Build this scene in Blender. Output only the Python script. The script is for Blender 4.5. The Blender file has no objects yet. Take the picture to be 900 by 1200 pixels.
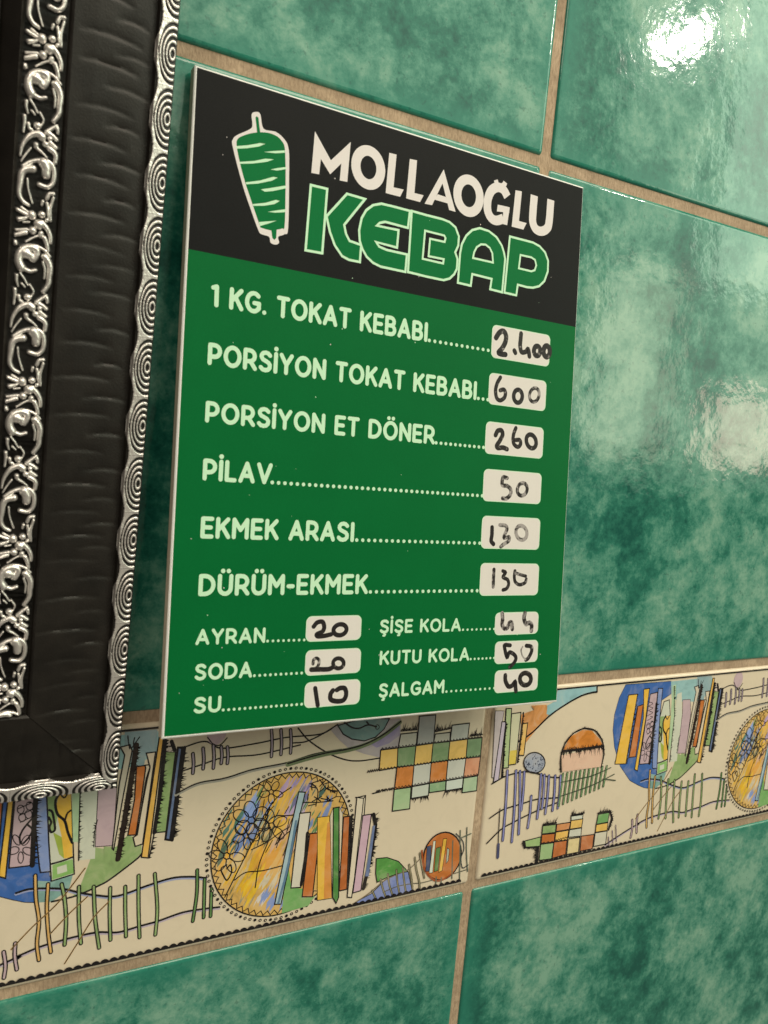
import bpy, bmesh, math, random
import numpy as np
from mathutils import Vector, Matrix
from mathutils.geometry import tessellate_polygon

# ------------------------------------------------------------------ camera
scene = bpy.context.scene
CAMQ = (-0.52422873, -0.09458308, -0.09230429)     # yaw, pitch, roll
D = 0.32364981                                      # metres from lens to the tile faces
ZC = 1.5                                            # lens height above the floor
FPX = 980.0                                         # focal length in pixels of the 900 x 1200 photograph
def rot(y, p, r):
    cy, sy, cp, sp, cr, sr = math.cos(y), math.sin(y), math.cos(p), math.sin(p), math.cos(r), math.sin(r)
    return (np.array([[cy, -sy, 0], [sy, cy, 0], [0, 0, 1]]) @ np.array([[1, 0, 0], [0, cp, -sp], [0, sp, cp]])
            @ np.array([[cr, 0, sr], [0, 1, 0], [-sr, 0, cr]]))
RC = rot(*CAMQ)
CAMPOS = np.array([0.0, -D, ZC])
cam_d = bpy.data.cameras.new('camera'); cam = bpy.data.objects.new('camera', cam_d)
scene.collection.objects.link(cam); scene.camera = cam
m = Matrix.Identity(4)
for i in range(3):
    m[i][0] = RC[i, 0]; m[i][1] = RC[i, 2]; m[i][2] = -RC[i, 1]; m[i][3] = CAMPOS[i]
cam.matrix_world = m
cam_d.sensor_width = 36.0; cam_d.lens = FPX / 1200 * 36.0
cam_d.clip_start = 0.01; cam_d.clip_end = 50
cam_d.dof.use_dof = True; cam_d.dof.focus_distance = 0.40; cam_d.dof.aperture_fstop = 20.0

# ------------------------------------------------------------------ world, lamps, exposure
world = bpy.data.worlds.new('World'); scene.world = world; world.use_nodes = True
bg = world.node_tree.nodes['Background']
bg.inputs['Color'].default_value = (1.0, 0.90, 0.73, 1); bg.inputs['Strength'].default_value = 0.18
def area(name, loc, target, sx, sy, power, color, spread=180):
    l = bpy.data.lights.new(name, 'AREA'); l.shape = 'RECTANGLE'; l.size = sx; l.size_y = sy
    l.energy = power; l.color = color; l.spread = math.radians(spread)
    o = bpy.data.objects.new(name, l); scene.collection.objects.link(o); o.location = loc
    o.rotation_euler = (Vector(target) - Vector(loc)).to_track_quat('-Z', 'Y').to_euler()
    return o
WARM = (1.0, 0.88, 0.71); MINT = (0.82, 1.0, 0.76)      # lamp light; light off the green tiling opposite
scene.view_settings.view_transform = 'Standard'; scene.view_settings.look = 'None'
scene.view_settings.exposure = 0.08; scene.view_settings.gamma = 1.0
scene.view_settings.use_curve_mapping = False
# ceiling panel overhead, a bare lamp to the right (mirrored in the glazed tile), the lit wall across the room
area('ceiling_panel', (1.05, -1.15, ZC + 1.75), (0.15, 0, ZC), 1.4, 1.1, 36, WARM)
area('bare_lamp', (2.42, -2.0, ZC + 1.53), (0.25, 0, ZC), 0.10, 0.075, 6.5, (1.0, 0.95, 0.80))
area('lit_wall', (3.38, -2.02, ZC + 1.10), (3.38, 0, ZC + 1.10), 2.45, 2.40, 17, MINT)
area('lit_wall_inner', (3.30, -2.03, ZC + 1.18), (3.30, 0, ZC + 1.18), 2.5, 2.24, 17, MINT)
area('lit_wall_upper', (3.50, -2.01, ZC + 1.30), (3.50, 0, ZC + 1.30), 1.6, 1.2, 18, MINT)
area('lit_wall_left', (1.05, -2.03, ZC + 1.35), (1.05, 0, ZC + 1.35), 2.0, 1.2, 11, MINT)
area('pink_reflection_panel', (3.02, -2.0, ZC + 0.15), (3.02, 0, ZC + 0.15), 0.46, 0.30, 2.3, (1.0, 0.70, 0.56))  # added pinkish panel, only there to mirror as a pale square in the tile
area('yellow_reflection_panel', (2.38, -2.01, ZC + 0.34), (2.38, 0, ZC + 0.34), 0.42, 0.72, 1.9, (1.0, 0.92, 0.66))  # added panel for the vague yellowish reflection beside the board, no known source
area('left_fill', (-0.6, -1.4, ZC + 1.2), (0.1, 0, ZC - 0.1), 0.9, 0.9, 11, WARM)  # added fill from the left front to lift the border, no particular lamp

# ------------------------------------------------------------------ pixel -> plane
def ray(p):
    p = np.atleast_2d(np.asarray(p, float))
    d = np.stack([(p[:, 0] - 450) / FPX, np.ones(len(p)), -(p[:, 1] - 600) / FPX], 1)
    return d @ RC.T
def on_plane(p, o, e1, e2):
    """pixels -> (a, b) coordinates in the plane o + a e1 + b e2"""
    d = ray(p); n = np.cross(e1, e2); t = ((o - CAMPOS) @ n) / (d @ n)
    q = CAMPOS + d * t[:, None] - o
    return np.stack([q @ e1, q @ e2], 1)
EX, EZ = np.array([1.0, 0, 0]), np.array([0, 0, 1.0])
def on_wall(p):
    return on_plane(p, np.array([0, 0, ZC]), EX, EZ)
class Zoom:                                         # coordinates read in an enlargement of the photograph
    def __init__(s, x0, y0, k, fn): s.x0, s.y0, s.k, s.fn = x0, y0, k, fn
    def __call__(s, pts):
        p = np.asarray(pts, float).reshape(-1, 2)
        return s.fn(np.stack([s.x0 + p[:, 0] / s.k, s.y0 + p[:, 1] / s.k], 1))
    def len(s, at, w):                              # a width read in zoom pixels, in metres
        a = s([at, (at[0], at[1] + w)]); b = s([at, (at[0] + w, at[1])])
        return 0.5 * (np.linalg.norm(a[1] - a[0]) + np.linalg.norm(b[1] - b[0]))

# ------------------------------------------------------------------ materials
def lin(c):
    c = c / 255.0
    return c / 12.92 if c <= 0.04045 else ((c + 0.055) / 1.055) ** 2.4
ILL = (0.86, 0.775, 0.625)                            # tint of the lamps: turns a seen colour into a paint colour
def paint(rgb, k=1.0):
    return tuple(min(0.85, max(0.002, k * lin(c) / i)) for c, i in zip(rgb, ILL))
class Mat:
    def __init__(s, name):
        s.m = bpy.data.materials.new(name); s.m.use_nodes = True; s.t = s.m.node_tree
        s.b = s.t.nodes['Principled BSDF']
    def n(s, kind, **kw):
        x = s.t.nodes.new(kind)
        for k, v in kw.items():
            if k in x.inputs: x.inputs[k].default_value = v
            else: setattr(x, k, v)
        return x
    def l(s, a, b): s.t.links.new(a, b)
    def set(s, **kw):
        for k, v in kw.items():
            s.b.inputs[k.replace('_', ' ')].default_value = (*v, 1) if isinstance(v, tuple) and len(v) == 3 else v
        return s
    def noise(s, vec, scale, detail=4, rough=0.55, dist=0.0):
        x = s.n('ShaderNodeTexNoise'); x.inputs['Scale'].default_value = scale; x.inputs['Detail'].default_value = detail
        x.inputs['Roughness'].default_value = rough; x.inputs['Distortion'].default_value = dist
        if vec is not None: s.l(vec, x.inputs['Vector'])
        return x.outputs['Fac']
    def ramp(s, fac, stops, interp='LINEAR'):
        r = s.n('ShaderNodeValToRGB'); r.color_ramp.interpolation = interp
        e = r.color_ramp.elements
        while len(e) < len(stops): e.new(0.5)
        for q, (p, c) in zip(e, stops): q.position = p; q.color = (*c, 1) if len(c) == 3 else c
        s.l(fac, r.inputs['Fac']); return r.outputs['Color']
    def mix(s, fac, a, b, mode='MIX'):
        x = s.n('ShaderNodeMix', data_type='RGBA', blend_type=mode)
        for sock, v in ((x.inputs[0], fac), (x.inputs[6], a), (x.inputs[7], b)):
            if hasattr(v, 'node'): s.l(v, sock)
            else: sock.default_value = v if isinstance(v, (int, float)) else (*v, 1)
        return x.outputs[2]
    def math(s, op, a, b=0.0):
        x = s.n('ShaderNodeMath', operation=op)
        for sock, v in ((x.inputs[0], a), (x.inputs[1], b)):
            if hasattr(v, 'node'): s.l(v, sock)
            else: sock.default_value = v
        return x.outputs[0]
    def bump(s, h, strength, dist, prev=None):
        x = s.n('ShaderNodeBump'); x.inputs['Strength'].default_value = strength; x.inputs['Distance'].default_value = dist
        s.l(h, x.inputs['Height'])
        if prev is not None: s.l(prev, x.inputs['Normal'])
        return x.outputs['Normal']
    def obj_coord(s): return s.n('ShaderNodeTexCoord').outputs['Object']
    def world_pos(s): return s.n('ShaderNodeNewGeometry').outputs['Position']

def glaze(M, vec):
    """unevenly flowed ceramic glaze"""
    M.set(Roughness=0.07, IOR=1.5)
    n1 = M.bump(M.noise(vec, 330, 2, 0.5), 0.25, 0.00020)
    n2 = M.bump(M.noise(vec, 46, 2, 0.5), 0.30, 0.0010, n1)
    M.l(n2, M.b.inputs['Normal'])

def green_tile_mat(hw, hh):
    M = Mat('green_glazed_tile')
    oc = M.obj_coord(); inf = M.n('ShaderNodeObjectInfo')
    off = M.n('ShaderNodeVectorMath', operation='MULTIPLY_ADD')
    cmb = M.n('ShaderNodeCombineXYZ'); r = M.math('MULTIPLY', inf.outputs['Random'], 37.0)
    for k in range(3): M.l(r, cmb.inputs[k])
    add = M.n('ShaderNodeVectorMath', operation='ADD'); M.l(oc, add.inputs[0]); M.l(cmb.outputs[0], add.inputs[1])
    v = add.outputs[0]
    big = M.noise(v, 15, 3, 0.55, 0.25); mid = M.noise(v, 62, 8, 0.66, 0.25); fine = M.noise(v, 300, 6, 0.75, 0.2)
    s = M.math('ADD', M.math('MULTIPLY', big, 0.42), M.math('ADD', M.math('MULTIPLY', mid, 0.46), M.math('MULTIPLY', fine, 0.24)))
    c = M.ramp(s, [(0.44, paint((14, 74, 58))), (0.52, paint((38, 102, 78))), (0.58, paint((74, 126, 99))), (0.67, paint((116, 150, 120)))])
    # the glaze runs thin and more saturated along the tile's edges
    sx = M.n('ShaderNodeSeparateXYZ'); M.l(oc, sx.inputs[0])
    ex = M.math('SUBTRACT', hw, M.math('ABSOLUTE', sx.outputs['X'])); ez = M.math('SUBTRACT', hh, M.math('ABSOLUTE', sx.outputs['Z']))
    e = M.math('MINIMUM', ex, ez)
    e = M.math('ADD', e, M.math('MULTIPLY', M.math('SUBTRACT', mid, 0.5), 0.016))
    mr = M.n('ShaderNodeMapRange'); M.l(e, mr.inputs[0])
    for k, vv in zip((1, 2, 3, 4), (0.0, 0.012, 0.75, 0.0)): mr.inputs[k].default_value = vv
    c = M.mix(mr.outputs[0], c, paint((38, 112, 86)))
    spk = M.ramp(M.noise(v, 420, 2, 0.5), [(0.30, (1, 1, 1)), (0.36, (0, 0, 0))])
    c = M.mix(M.math('MULTIPLY', spk, 0.35), c, paint((18, 62, 50)))
    M.l(c, M.b.inputs['Base Color']); glaze(M, v)
    return M.m
def grout_mat():
    M = Mat('grout'); p = M.world_pos()
    st = M.n('ShaderNodeMapping'); M.l(p, st.inputs[0]); st.inputs['Scale'].default_value = (1.0, 1.0, 0.35)
    a = M.noise(p, 60, 4, 0.6); b = M.noise(st.outputs[0], 900, 3, 0.6)
    c = M.ramp(a, [(0.3, paint((144, 118, 88))), (0.7, paint((182, 152, 116)))])
    c = M.mix(M.math('MULTIPLY', M.ramp(b, [(0.42, (1, 1, 1)), (0.55, (0, 0, 0))]), 0.35), c, paint((112, 88, 62)))
    M.l(c, M.b.inputs['Base Color']); M.set(Roughness=0.9)
    M.l(M.bump(b, 0.7, 0.0006, M.bump(a, 0.5, 0.0015)), M.b.inputs['Normal'])
    return M.m
_print = {}
def print_mat(rgb, vary=0.5, name='glaze_print'):
    key = (rgb, vary)
    if key not in _print:
        M = Mat(name + '_%d_%d_%d' % rgb); p = M.obj_coord()
        a = M.noise(p, 120, 4, 0.6, 0.8)
        base = paint(rgb)
        hi = tuple(min(0.85, c + vary * 0.35 * (w - c)) for c, w in zip(base, paint((206, 184, 150))))
        lo = tuple(c * (1 - 0.35 * vary) for c in base)
        M.l(M.ramp(a, [(0.30, lo), (0.5, base), (0.70, hi)]), M.b.inputs['Base Color']); glaze(M, p)
        _print[key] = M.m
    return _print[key]
def ink_mat(name, rgb, rough=0.42, grain=0.10, k=1.0):
    M = Mat(name); p = M.obj_coord()
    a = M.noise(p, 1500, 2, 0.5); b = M.noise(p, 30, 4, 0.6)
    base = paint(rgb, k)
    c = M.ramp(M.math('ADD', M.math('MULTIPLY', a, 0.6), M.math('MULTIPLY', b, 0.4)),
               [(0.3, tuple(x * (1 - grain) for x in base)), (0.7, tuple(min(0.85, x * (1 + grain)) for x in base))])
    M.l(c, M.b.inputs['Base Color']); M.set(Roughness=rough, IOR=1.4, Specular_IOR_Level=0.09)
    M.l(M.bump(a, 0.12, 0.0002), M.b.inputs['Normal'])
    return M

# ------------------------------------------------------------------ mesh helpers
def mesh_obj(name, verts, faces, mats, parent=None, mi=None, smooth=False, sm_list=None):
    me = bpy.data.meshes.new(name); me.from_pydata([tuple(map(float, v)) for v in verts], [], [tuple(map(int, f)) for f in faces])
    for mt in (mats if isinstance(mats, (list, tuple)) else [mats]): me.materials.append(mt)
    if mi is not None: me.polygons.foreach_set('material_index', list(mi))
    if sm_list is not None: me.polygons.foreach_set('use_smooth', list(sm_list))
    elif smooth: me.polygons.foreach_set('use_smooth', [True] * len(me.polygons))
    me.update()
    o = bpy.data.objects.new(name, me); scene.collection.objects.link(o)
    if parent is not None: o.parent = parent
    return o
def link_copy(o, parent=None):
    c = o.copy(); scene.collection.objects.link(c); c.parent = parent if parent is not None else o.parent
    return c
def empty(name, loc=(0, 0, 0)):
    o = bpy.data.objects.new(name, None); scene.collection.objects.link(o); o.location = loc; o.empty_display_size = 0.02
    return o
def catmull(p, n=8, closed=False):
    p = np.asarray(p, float)
    if len(p) < 3: return p
    q = np.vstack([p[-1], p, p[0], p[1]]) if closed else np.vstack([2 * p[0] - p[1], p, 2 * p[-1] - p[-2]])
    out = []
    for i in range(1, len(q) - 2):
        for t in np.linspace(0, 1, n, endpoint=False):
            a, b, c, d = q[i - 1], q[i], q[i + 1], q[i + 2]
            out.append(0.5 * (2 * b + (c - a) * t + (2 * a - 5 * b + 4 * c - d) * t * t + (3 * b - a - 3 * c + d) * t ** 3))
    if not closed: out.append(q[-2])
    return np.array(out)
class Sheet:
    """flat print: every shape lies a few microns above the one before"""
    def __init__(s, step=7e-7, base=2e-5): s.v, s.f, s.mi, s.mats, s.z, s.step = [], [], [], [], base, step
    def slot(s, mat):
        if mat not in s.mats: s.mats.append(mat)
        return s.mats.index(mat)
    def add(s, pts, faces, mat):
        o = len(s.v); s.z += s.step
        s.v += [(p[0], -s.z, p[1]) for p in pts]; k = s.slot(mat)
        for f in faces: s.f.append([o + i for i in f]); s.mi.append(k)
    def fill(s, pts, mat):
        p = np.asarray(pts, float)
        if len(p) < 3: return
        area2 = np.sum(p[:, 0] * np.roll(p[:, 1], -1) - np.roll(p[:, 0], -1) * p[:, 1])
        if area2 < 0: p = p[::-1]
        tris = tessellate_polygon([[Vector((a, b, 0)) for a, b in p]])
        s.add(p, [t if np.cross(p[t[1]] - p[t[0]], p[t[2]] - p[t[0]]) > 0 else t[::-1] for t in tris], mat)
    def stroke(s, pts, w, mat, smooth=True, closed=False, cap=True, w1=None, n=7):
        p = catmull(pts, n, closed) if smooth else np.asarray(pts, float)
        keep = [0] + [i for i in range(1, len(p)) if np.linalg.norm(p[i] - p[i - 1]) > 1e-6]; p = p[keep]
        if closed and np.linalg.norm(p[0] - p[-1]) < 1e-6: p = p[:-1]
        N = len(p)
        if N < 2: return
        if closed: d0 = p - np.roll(p, 1, 0); d1 = np.roll(p, -1, 0) - p
        else:
            d = np.diff(p, axis=0); d0 = np.vstack([d[0], d]); d1 = np.vstack([d, d[-1]])
        d0 = d0 / np.linalg.norm(d0, axis=1)[:, None]; d1 = d1 / np.linalg.norm(d1, axis=1)[:, None]
        t = d0 + d1; ln = np.linalg.norm(t, axis=1)[:, None]; t = np.where(ln > 1e-6, t / np.maximum(ln, 1e-9), d1)
        nr = np.stack([-t[:, 1], t[:, 0]], 1)
        cs = np.clip(np.sum(t * d1, 1), 0.45, 1)[:, None]
        hw = (np.linspace(w, w if w1 is None else w1, N) / 2)[:, None]
        L, R = p + nr * hw / cs, p - nr * hw / cs
        pts2 = list(L) + list(R); faces = []
        for i in range(N if closed else N - 1):
            j = (i + 1) % N; faces.append((i, N + i, N + j, j))
        if cap and not closed:
            for e, sg in ((0, -1), (N - 1, 1)):
                h = hw[e, 0]; dr = (d1[0] if e == 0 else d0[-1]) * sg; nn = nr[e] * sg
                base = len(pts2); K = 5
                arc = [p[e] + h * (math.cos(a) * (-nn) * 1 + math.sin(a) * dr) for a in np.linspace(0, math.pi, K + 2)]
                pts2 += arc; faces.append(tuple(range(base, base + K + 2)))
        s.add(pts2, faces, mat)
    def disc(s, c, r, mat, n=12, ry=None):
        ry = ry or r
        s.add([(c[0] + r * math.cos(a), c[1] + ry * math.sin(a)) for a in np.linspace(0, 2 * math.pi, n, endpoint=False)], [tuple(range(n))], mat)
    def fringe(s, pts, ln, side, mat, dens=1400, thick=0.0008, rng=random.Random(5)):
        """inked hairs growing from a line; side +1 = left of travel"""
        p = np.asarray(pts, float)
        if thick: s.stroke(p, thick * 0.72, mat, smooth=False)
        V, F = [], []
        for a, b in zip(p[:-1], p[1:]):
            d = b - a; L = np.linalg.norm(d); d = d / L; nn = np.array([-d[1], d[0]]) * side
            for k in range(max(2, int(L * dens))):
                q = a + d * L * rng.random(); l = ln * (0.25 + 0.95 * rng.random()); w = 0.00016 + 0.00026 * rng.random(); q = q + nn * thick * 0.30
                tip = q + nn * l + d * l * rng.uniform(-0.5, 0.5); o = len(V)
                V += [q - d * w, q + d * w, tip]; F.append((o, o + 1, o + 2) if side < 0 else (o, o + 1, o + 2))
        s.add(V, F, mat)
    def zigzag(s, a, b, n, h, mat, w=0.0004):
        a, b = np.asarray(a, float), np.asarray(b, float); d = b - a; nn = np.array([-d[1], d[0]]); nn = nn / np.linalg.norm(nn)
        s.stroke([a + d * i / (2 * n) + nn * (h if i % 2 else 0) for i in range(2 * n + 1)], w, mat, smooth=False)
    def build(s, name, parent=None):
        # all faces look toward the viewer (-y)
        F = []
        V = np.array(s.v)
        for f in s.f:
            a, b, c = V[f[0]], V[f[1]], V[f[2]]
            nz = (b[0] - a[0]) * (c[2] - a[2]) - (b[2] - a[2]) * (c[0] - a[0])
            F.append(f if nz > 0 else f[::-1])
        return mesh_obj(name, s.v, F, s.mats, parent, s.mi)

# ------------------------------------------------------------------ the tiled wall
GX0, GX1 = 0.2550, 0.2603                           # grout joint between the two green columns (x)
TP = 0.3325                                         # tile pitch
TW = TP - (GX1 - GX0)
ROWS = [(0.1361, 0.3861), (-0.1190, 0.1310), (-0.4793, -0.2293)]   # green rows (z, bottom and top)
BZ0, BZ1 = -0.2250, -0.1238                         # printed border row
BX0 = 0.2617; BW = 0.3278                           # a border tile's left edge and width
def slab(name, hw, hh, mats, parent, loc, bev=0.0022):
    prof = [(0.0, 0.0065), (0.0, 0.0017), (0.00012, 0.0011), (0.0004, 0.0006), (0.0009, 0.00024), (0.0015, 0.00006), (bev, 0.0)]
    V, F, S = [], [], []
    cr = 0.0016
    for k, (ins, y) in enumerate(prof):
        r = max(cr - ins * 0.4, 0.0006); w, h = hw - ins, hh - ins
        for cx, cz, a0 in ((1, 1, 0), (-1, 1, 90), (-1, -1, 180), (1, -1, 270)):
            for q in range(5):
                a = math.radians(a0 + 90 * q / 4)
                V.append((cx * (w - r) + r * math.cos(a), y, cz * (h - r) + r * math.sin(a)))
    n = 20
    for k in range(len(prof) - 1):
        for i in range(n):
            j = (i + 1) % n; F.append((k * n + i, k * n + j, (k + 1) * n + j, (k + 1) * n + i)); S.append(True)
    F.append(tuple((len(prof) - 1) * n + i for i in range(n))); S.append(False)
    F.append(tuple(reversed(range(n)))); S.append(False)
    o = mesh_obj(name, V, F, mats, parent, sm_list=S); o.location = loc
    return o
def box(name, x0, x1, y0, y1, z0, z1, mat, parent=None):
    V = [(x, y, z) for x in (x0, x1) for y in (y0, y1) for z in (z0, z1)]
    return mesh_obj(name, V, [(0, 1, 3, 2), (4, 6, 7, 5), (0, 4, 5, 1), (2, 3, 7, 6), (0, 2, 6, 4), (1, 5, 7, 3)], mat, parent)
wall = box('wall', -0.80, 1.30, 0.0011, 0.10, ZC - 0.72, ZC + 0.72, grout_mat())
wall['kind'] = 'structure'
tile_m = green_tile_mat(TW / 2, 0.125)
rng = random.Random(3)
proto = None
for r, (z0, z1) in enumerate([(0.3912, 0.6412)] + ROWS + [(-0.7345 + 0.0001, -0.4845)]):
    for c in range(-2, 3):
        x0 = GX1 + c * TP
        if x0 + TW > 1.29 or x0 < -0.79: continue
        loc = (x0 + TW / 2 + rng.uniform(-2, 2) * 1e-4, rng.uniform(0, 1.5e-4), ZC + (z0 + z1) / 2 + rng.uniform(-1, 1) * 1e-4)
        if proto is None: proto = o = slab('green_tile', TW / 2, 0.125, tile_m, wall, loc)
        else: o = link_copy(proto, wall); o.location = loc
        o.rotation_euler = (rng.uniform(-1, 1) * 0.0012, rng.uniform(-1, 1) * 0.0006, rng.uniform(-1, 1) * 0.0012)

# ---- the printed border drawing, traced on the two tiles the photograph shows
LX0 = BX0 - TP
def loc_l(p): return on_wall(p) - np.array([LX0 + BW / 2, (BZ0 + BZ1) / 2])
def loc_r(p): return on_wall(p) - np.array([BX0 + BW / 2, (BZ0 + BZ1) / 2])
A_ = Zoom(0, 900, 6.923, loc_l); B_ = Zoom(110, 850, 6.923, loc_l); C_ = Zoom(230, 880, 4.5, loc_l)
D_ = Zoom(340, 840, 6.923, loc_l); E_ = Zoom(430, 830, 6.0, loc_l); F_ = Zoom(410, 930, 6.0, loc_l)
G_ = Zoom(565, 830, 5.4545, loc_r); H_ = Zoom(700, 780, 4.5, loc_r); I_ = Zoom(600, 760, 9.0, loc_r)
J_ = Zoom(0, 880, 3.4615, loc_l); K_ = Zoom(200, 840, 2.5, loc_l)
cat = lambda *a: np.vstack(a)
art = Sheet()
INK = print_mat((24, 20, 18), 0.1)
def P(r, g, b, v=0.5): return print_mat((r, g, b), v)
CREAM = P(208, 186, 150, 0.15); YEL = P(224, 170, 62); ORA = P(188, 106, 46); LIL = P(184, 154, 148, 0.4)
GRN = P(138, 156, 94, 0.7); LBL = P(126, 138, 168, 0.6); BLU = P(58, 94, 146, 0.5); TEAL = P(142, 172, 160, 0.6)
DGR = P(78, 126, 58); PALE = P(196, 190, 160, 0.3); GREY = P(170, 160, 142, 0.4); SAL = P(206, 140, 100); PEACH = P(214, 172, 138)
LW = 0.00058
def fo(pts, mat, w=LW, ink=True):                  # filled shape with an ink outline
    art.fill(pts, mat)
    if ink: art.stroke(pts, w, INK, smooth=False, closed=True)
def li(pts, w=LW, mat=None, w1=None): art.stroke(pts, w * 1.3 if mat is None else w, mat or INK, w1=w1)
hx, hz = BW / 2, (BZ1 - BZ0) / 2
# blue disc, its pale and green corners
fo(cat(H_([(150, 100), (390, 82), (388, 150), (330, 190), (310, 560)]), A_([(412, 850), (415, 920), (300, 1000), (290, 1092), (200, 1090), (100, 1070), (0, 1045)]),
       H_([(170, 605), (120, 530), (90, 430), (82, 340), (90, 260), (115, 170)])), BLU, 0.0003)
art.fill(A_([(300, 915), (415, 920), (590, 870), (560, 985), (420, 1085), (290, 1092)]), P(128, 158, 140, 0.9))
art.fill(H_([(388, 84), (606, 60), (600, 140), (520, 190), (440, 190), (392, 170)]), TEAL)
art.fill(cat(A_([(770, 645), (845, 655), (845, 770)]), B_([(80, 985), (180, 985), (270, 895), (330, 905), (385, 975), (385, 1035), (330, 1095)]), A_([(890, 905), (700, 1003), (590, 1040), (650, 960)])), GRN)
li(cat(A_([(420, 1085), (590, 1045), (700, 1003), (800, 955), (890, 905)]), B_([(335, 1095), (390, 1040)])), 0.0006)
# the leaning slats of the first cluster
fo(H_([(165, 155), (212, 150), (150, 518), (92, 520)]), YEL)
art.fringe(H_([(212, 152), (152, 515)]), 0.0012, 1, INK, 1600, 0.0007); art.fringe(H_([(165, 157), (94, 518)]), 0.0009, -1, INK, 1200, 0.0004)
fo(H_([(212, 215), (242, 205), (202, 480), (165, 485)]), ORA); art.fringe(H_([(214, 215), (168, 482)]), 0.0012, -1, INK, 1500, 0.0008)
fo(cat(H_([(245, 125), (275, 120)]), A_([(110, 255), (45, 895), (-12, 880), (65, 250)])), YEL)
fo(cat(H_([(280, 150), (318, 140)]), A_([(285, 240), (245, 792), (72, 812), (120, 255)])), LIL)
fo(cat(H_([(322, 120), (345, 120)]), A_([(378, 220), (410, 840), (328, 848), (318, 790), (290, 500)])), LBL)
art.fringe(A_([(292, 60), (290, 240), (272, 540), (262, 790)]), 0.0022, 1, INK, 1500, 0.0026)
for cx, cy in ((240, 308), (168, 335), (180, 402), (232, 375)):
    a = np.linspace(0, 2 * math.pi, 10, endpoint=False)
    art.stroke(A_([(cx + 28 * math.cos(t), cy + 34 * math.sin(t)) for t in a]), 0.00036, INK, closed=True, n=3)
for t in range(5):
    an = math.radians(72 * t + 20); cx, cy = 170 + 62 * math.cos(an), 648 + 78 * math.sin(an)
    a = np.linspace(0, 2 * math.pi, 10, endpoint=False)
    art.stroke(A_([(cx + 46 * math.cos(s) * math.cos(an) - 22 * math.sin(s) * math.sin(an), cy + 46 * math.cos(s) * math.sin(an) + 30 * math.sin(s) * math.cos(an)) for s in a]), 0.0004, INK, closed=True, n=3)
li(A_([(270, 400), (220, 455), (180, 510), (160, 560), (165, 610)])); li(A_([(225, 460), (262, 500), (235, 560), (190, 610)]))
for k in range(7): li(H_([(268 + 4 * k % 30, 190 + 26 * k), (292, 200 + 24 * k), (262, 218 + 24 * k)]), 0.0003)
fo(cat(H_([(352, 190), (380, 180)]), A_([(570, 190), (592, 600), (602, 860), (416, 918), (396, 600), (380, 215)])), PALE)
art.fill(A_([(385, 215), (485, 203), (450, 300), (465, 400), (440, 520), (400, 500)]), GRN)
art.fill(A_([(480, 205), (575, 195), (588, 720), (520, 735), (500, 560), (470, 420), (455, 310)]), YEL)
art.fill(A_([(430, 520), (500, 560), (520, 735), (480, 700)]), P(150, 160, 60))
art.fill(A_([(425, 788), (588, 738), (597, 852), (425, 905)]), P(128, 166, 84)); art.fill(A_([(462, 805), (540, 780), (545, 838), (465, 862)]), PALE)
li(A_([(410, 780), (500, 755), (590, 722)]), 0.0006)
li(A_([(485, 205), (450, 270), (465, 370), (525, 430), (550, 520), (585, 605)]), 0.0008); li(A_([(525, 430), (545, 370), (572, 345)]), 0.0006)
li(A_([(480, 195), (520, 240), (555, 195)]), 0.0005)
li(A_([(400, 340), (425, 360), (440, 440), (445, 500), (415, 520), (400, 480), (415, 440), (395, 400)]), 0.0007)
fo(cat(H_([(398, 105), (415, 100)]), A_([(655, 185), (640, 600), (592, 600), (582, 195)])), P(168, 186, 138), ink=False)
art.fill(cat(H_([(420, 150), (445, 140)]), A_([(790, 165), (770, 735), (645, 748), (655, 185)])), PALE)
art.fringe(cat(H_([(404, 110)]), A_([(650, 190), (640, 520), (637, 750)])), 0.0016, 1, INK, 1300, 0.0007)
fo(cat(H_([(450, 180), (490, 178)]), B_([(188, 490), (156, 975), (10, 985), (35, 505)])), LIL, 0.0003)
art.fringe(A_([(792, 420), (770, 500), (760, 640)]), 0.0013, -1, INK, 1100, 0.0005)
art.fill(B_([(250, 55), (515, 32), (506, 215), (425, 225), (405, 330), (320, 330), (250, 160)]), P(138, 156, 148, 0.6))
fo(cat(H_([(512, 112), (535, 105)]), B_([(310, 205), (240, 560), (160, 1010), (148, 1000), (205, 480), (250, 240)])), P(196, 178, 148, 0.2))
fo(B_([(345, 335), (415, 325), (420, 345), (385, 600), (340, 888), (275, 892), (330, 600)]), ORA)
art.fringe(B_([(345, 160), (320, 330), (270, 640), (195, 1085)]), 0.0016, 1, P(34, 22, 16, 0.1), 2200, 0.0030)
art.fringe(B_([(335, 160), (300, 400), (180, 1070)]), 0.0010, -1, P(34, 22, 16, 0.1), 900, 0)
li(B_([(290, 190), (280, 130), (275, 85)]), 0.0004); li(B_([(310, 180), (345, 130), (370, 95)]), 0.0004); li(B_([(325, 190), (322, 140), (330, 100)]), 0.0004)
fo(B_([(425, 225), (500, 215), (395, 962), (335, 982), (318, 910), (352, 888), (425, 430), (455, 340)]), CREAM)
li(B_([(415, 322), (455, 335), (425, 480), (350, 880)]), 0.0004)
fo(B_([(560, 212), (662, 215), (585, 862), (490, 870)]), GRN); art.fill(B_([(570, 130), (650, 130), (660, 215), (562, 212)]), P(196, 176, 150, 0.2))
fo(B_([(536, 60), (570, 60), (440, 1075), (385, 1070)]), P(218, 164, 74))
art.fringe(B_([(580, 120), (545, 500), (490, 870)]), 0.0020, 1, INK, 1600, 0.0022); art.fringe(B_([(490, 870), (450, 1075)]), 0.0018, 1, INK, 1300, 0.0008)
art.fringe(B_([(630, 130), (655, 200)]), 0.0012, -1, INK, 1500, 0.0022)
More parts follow.
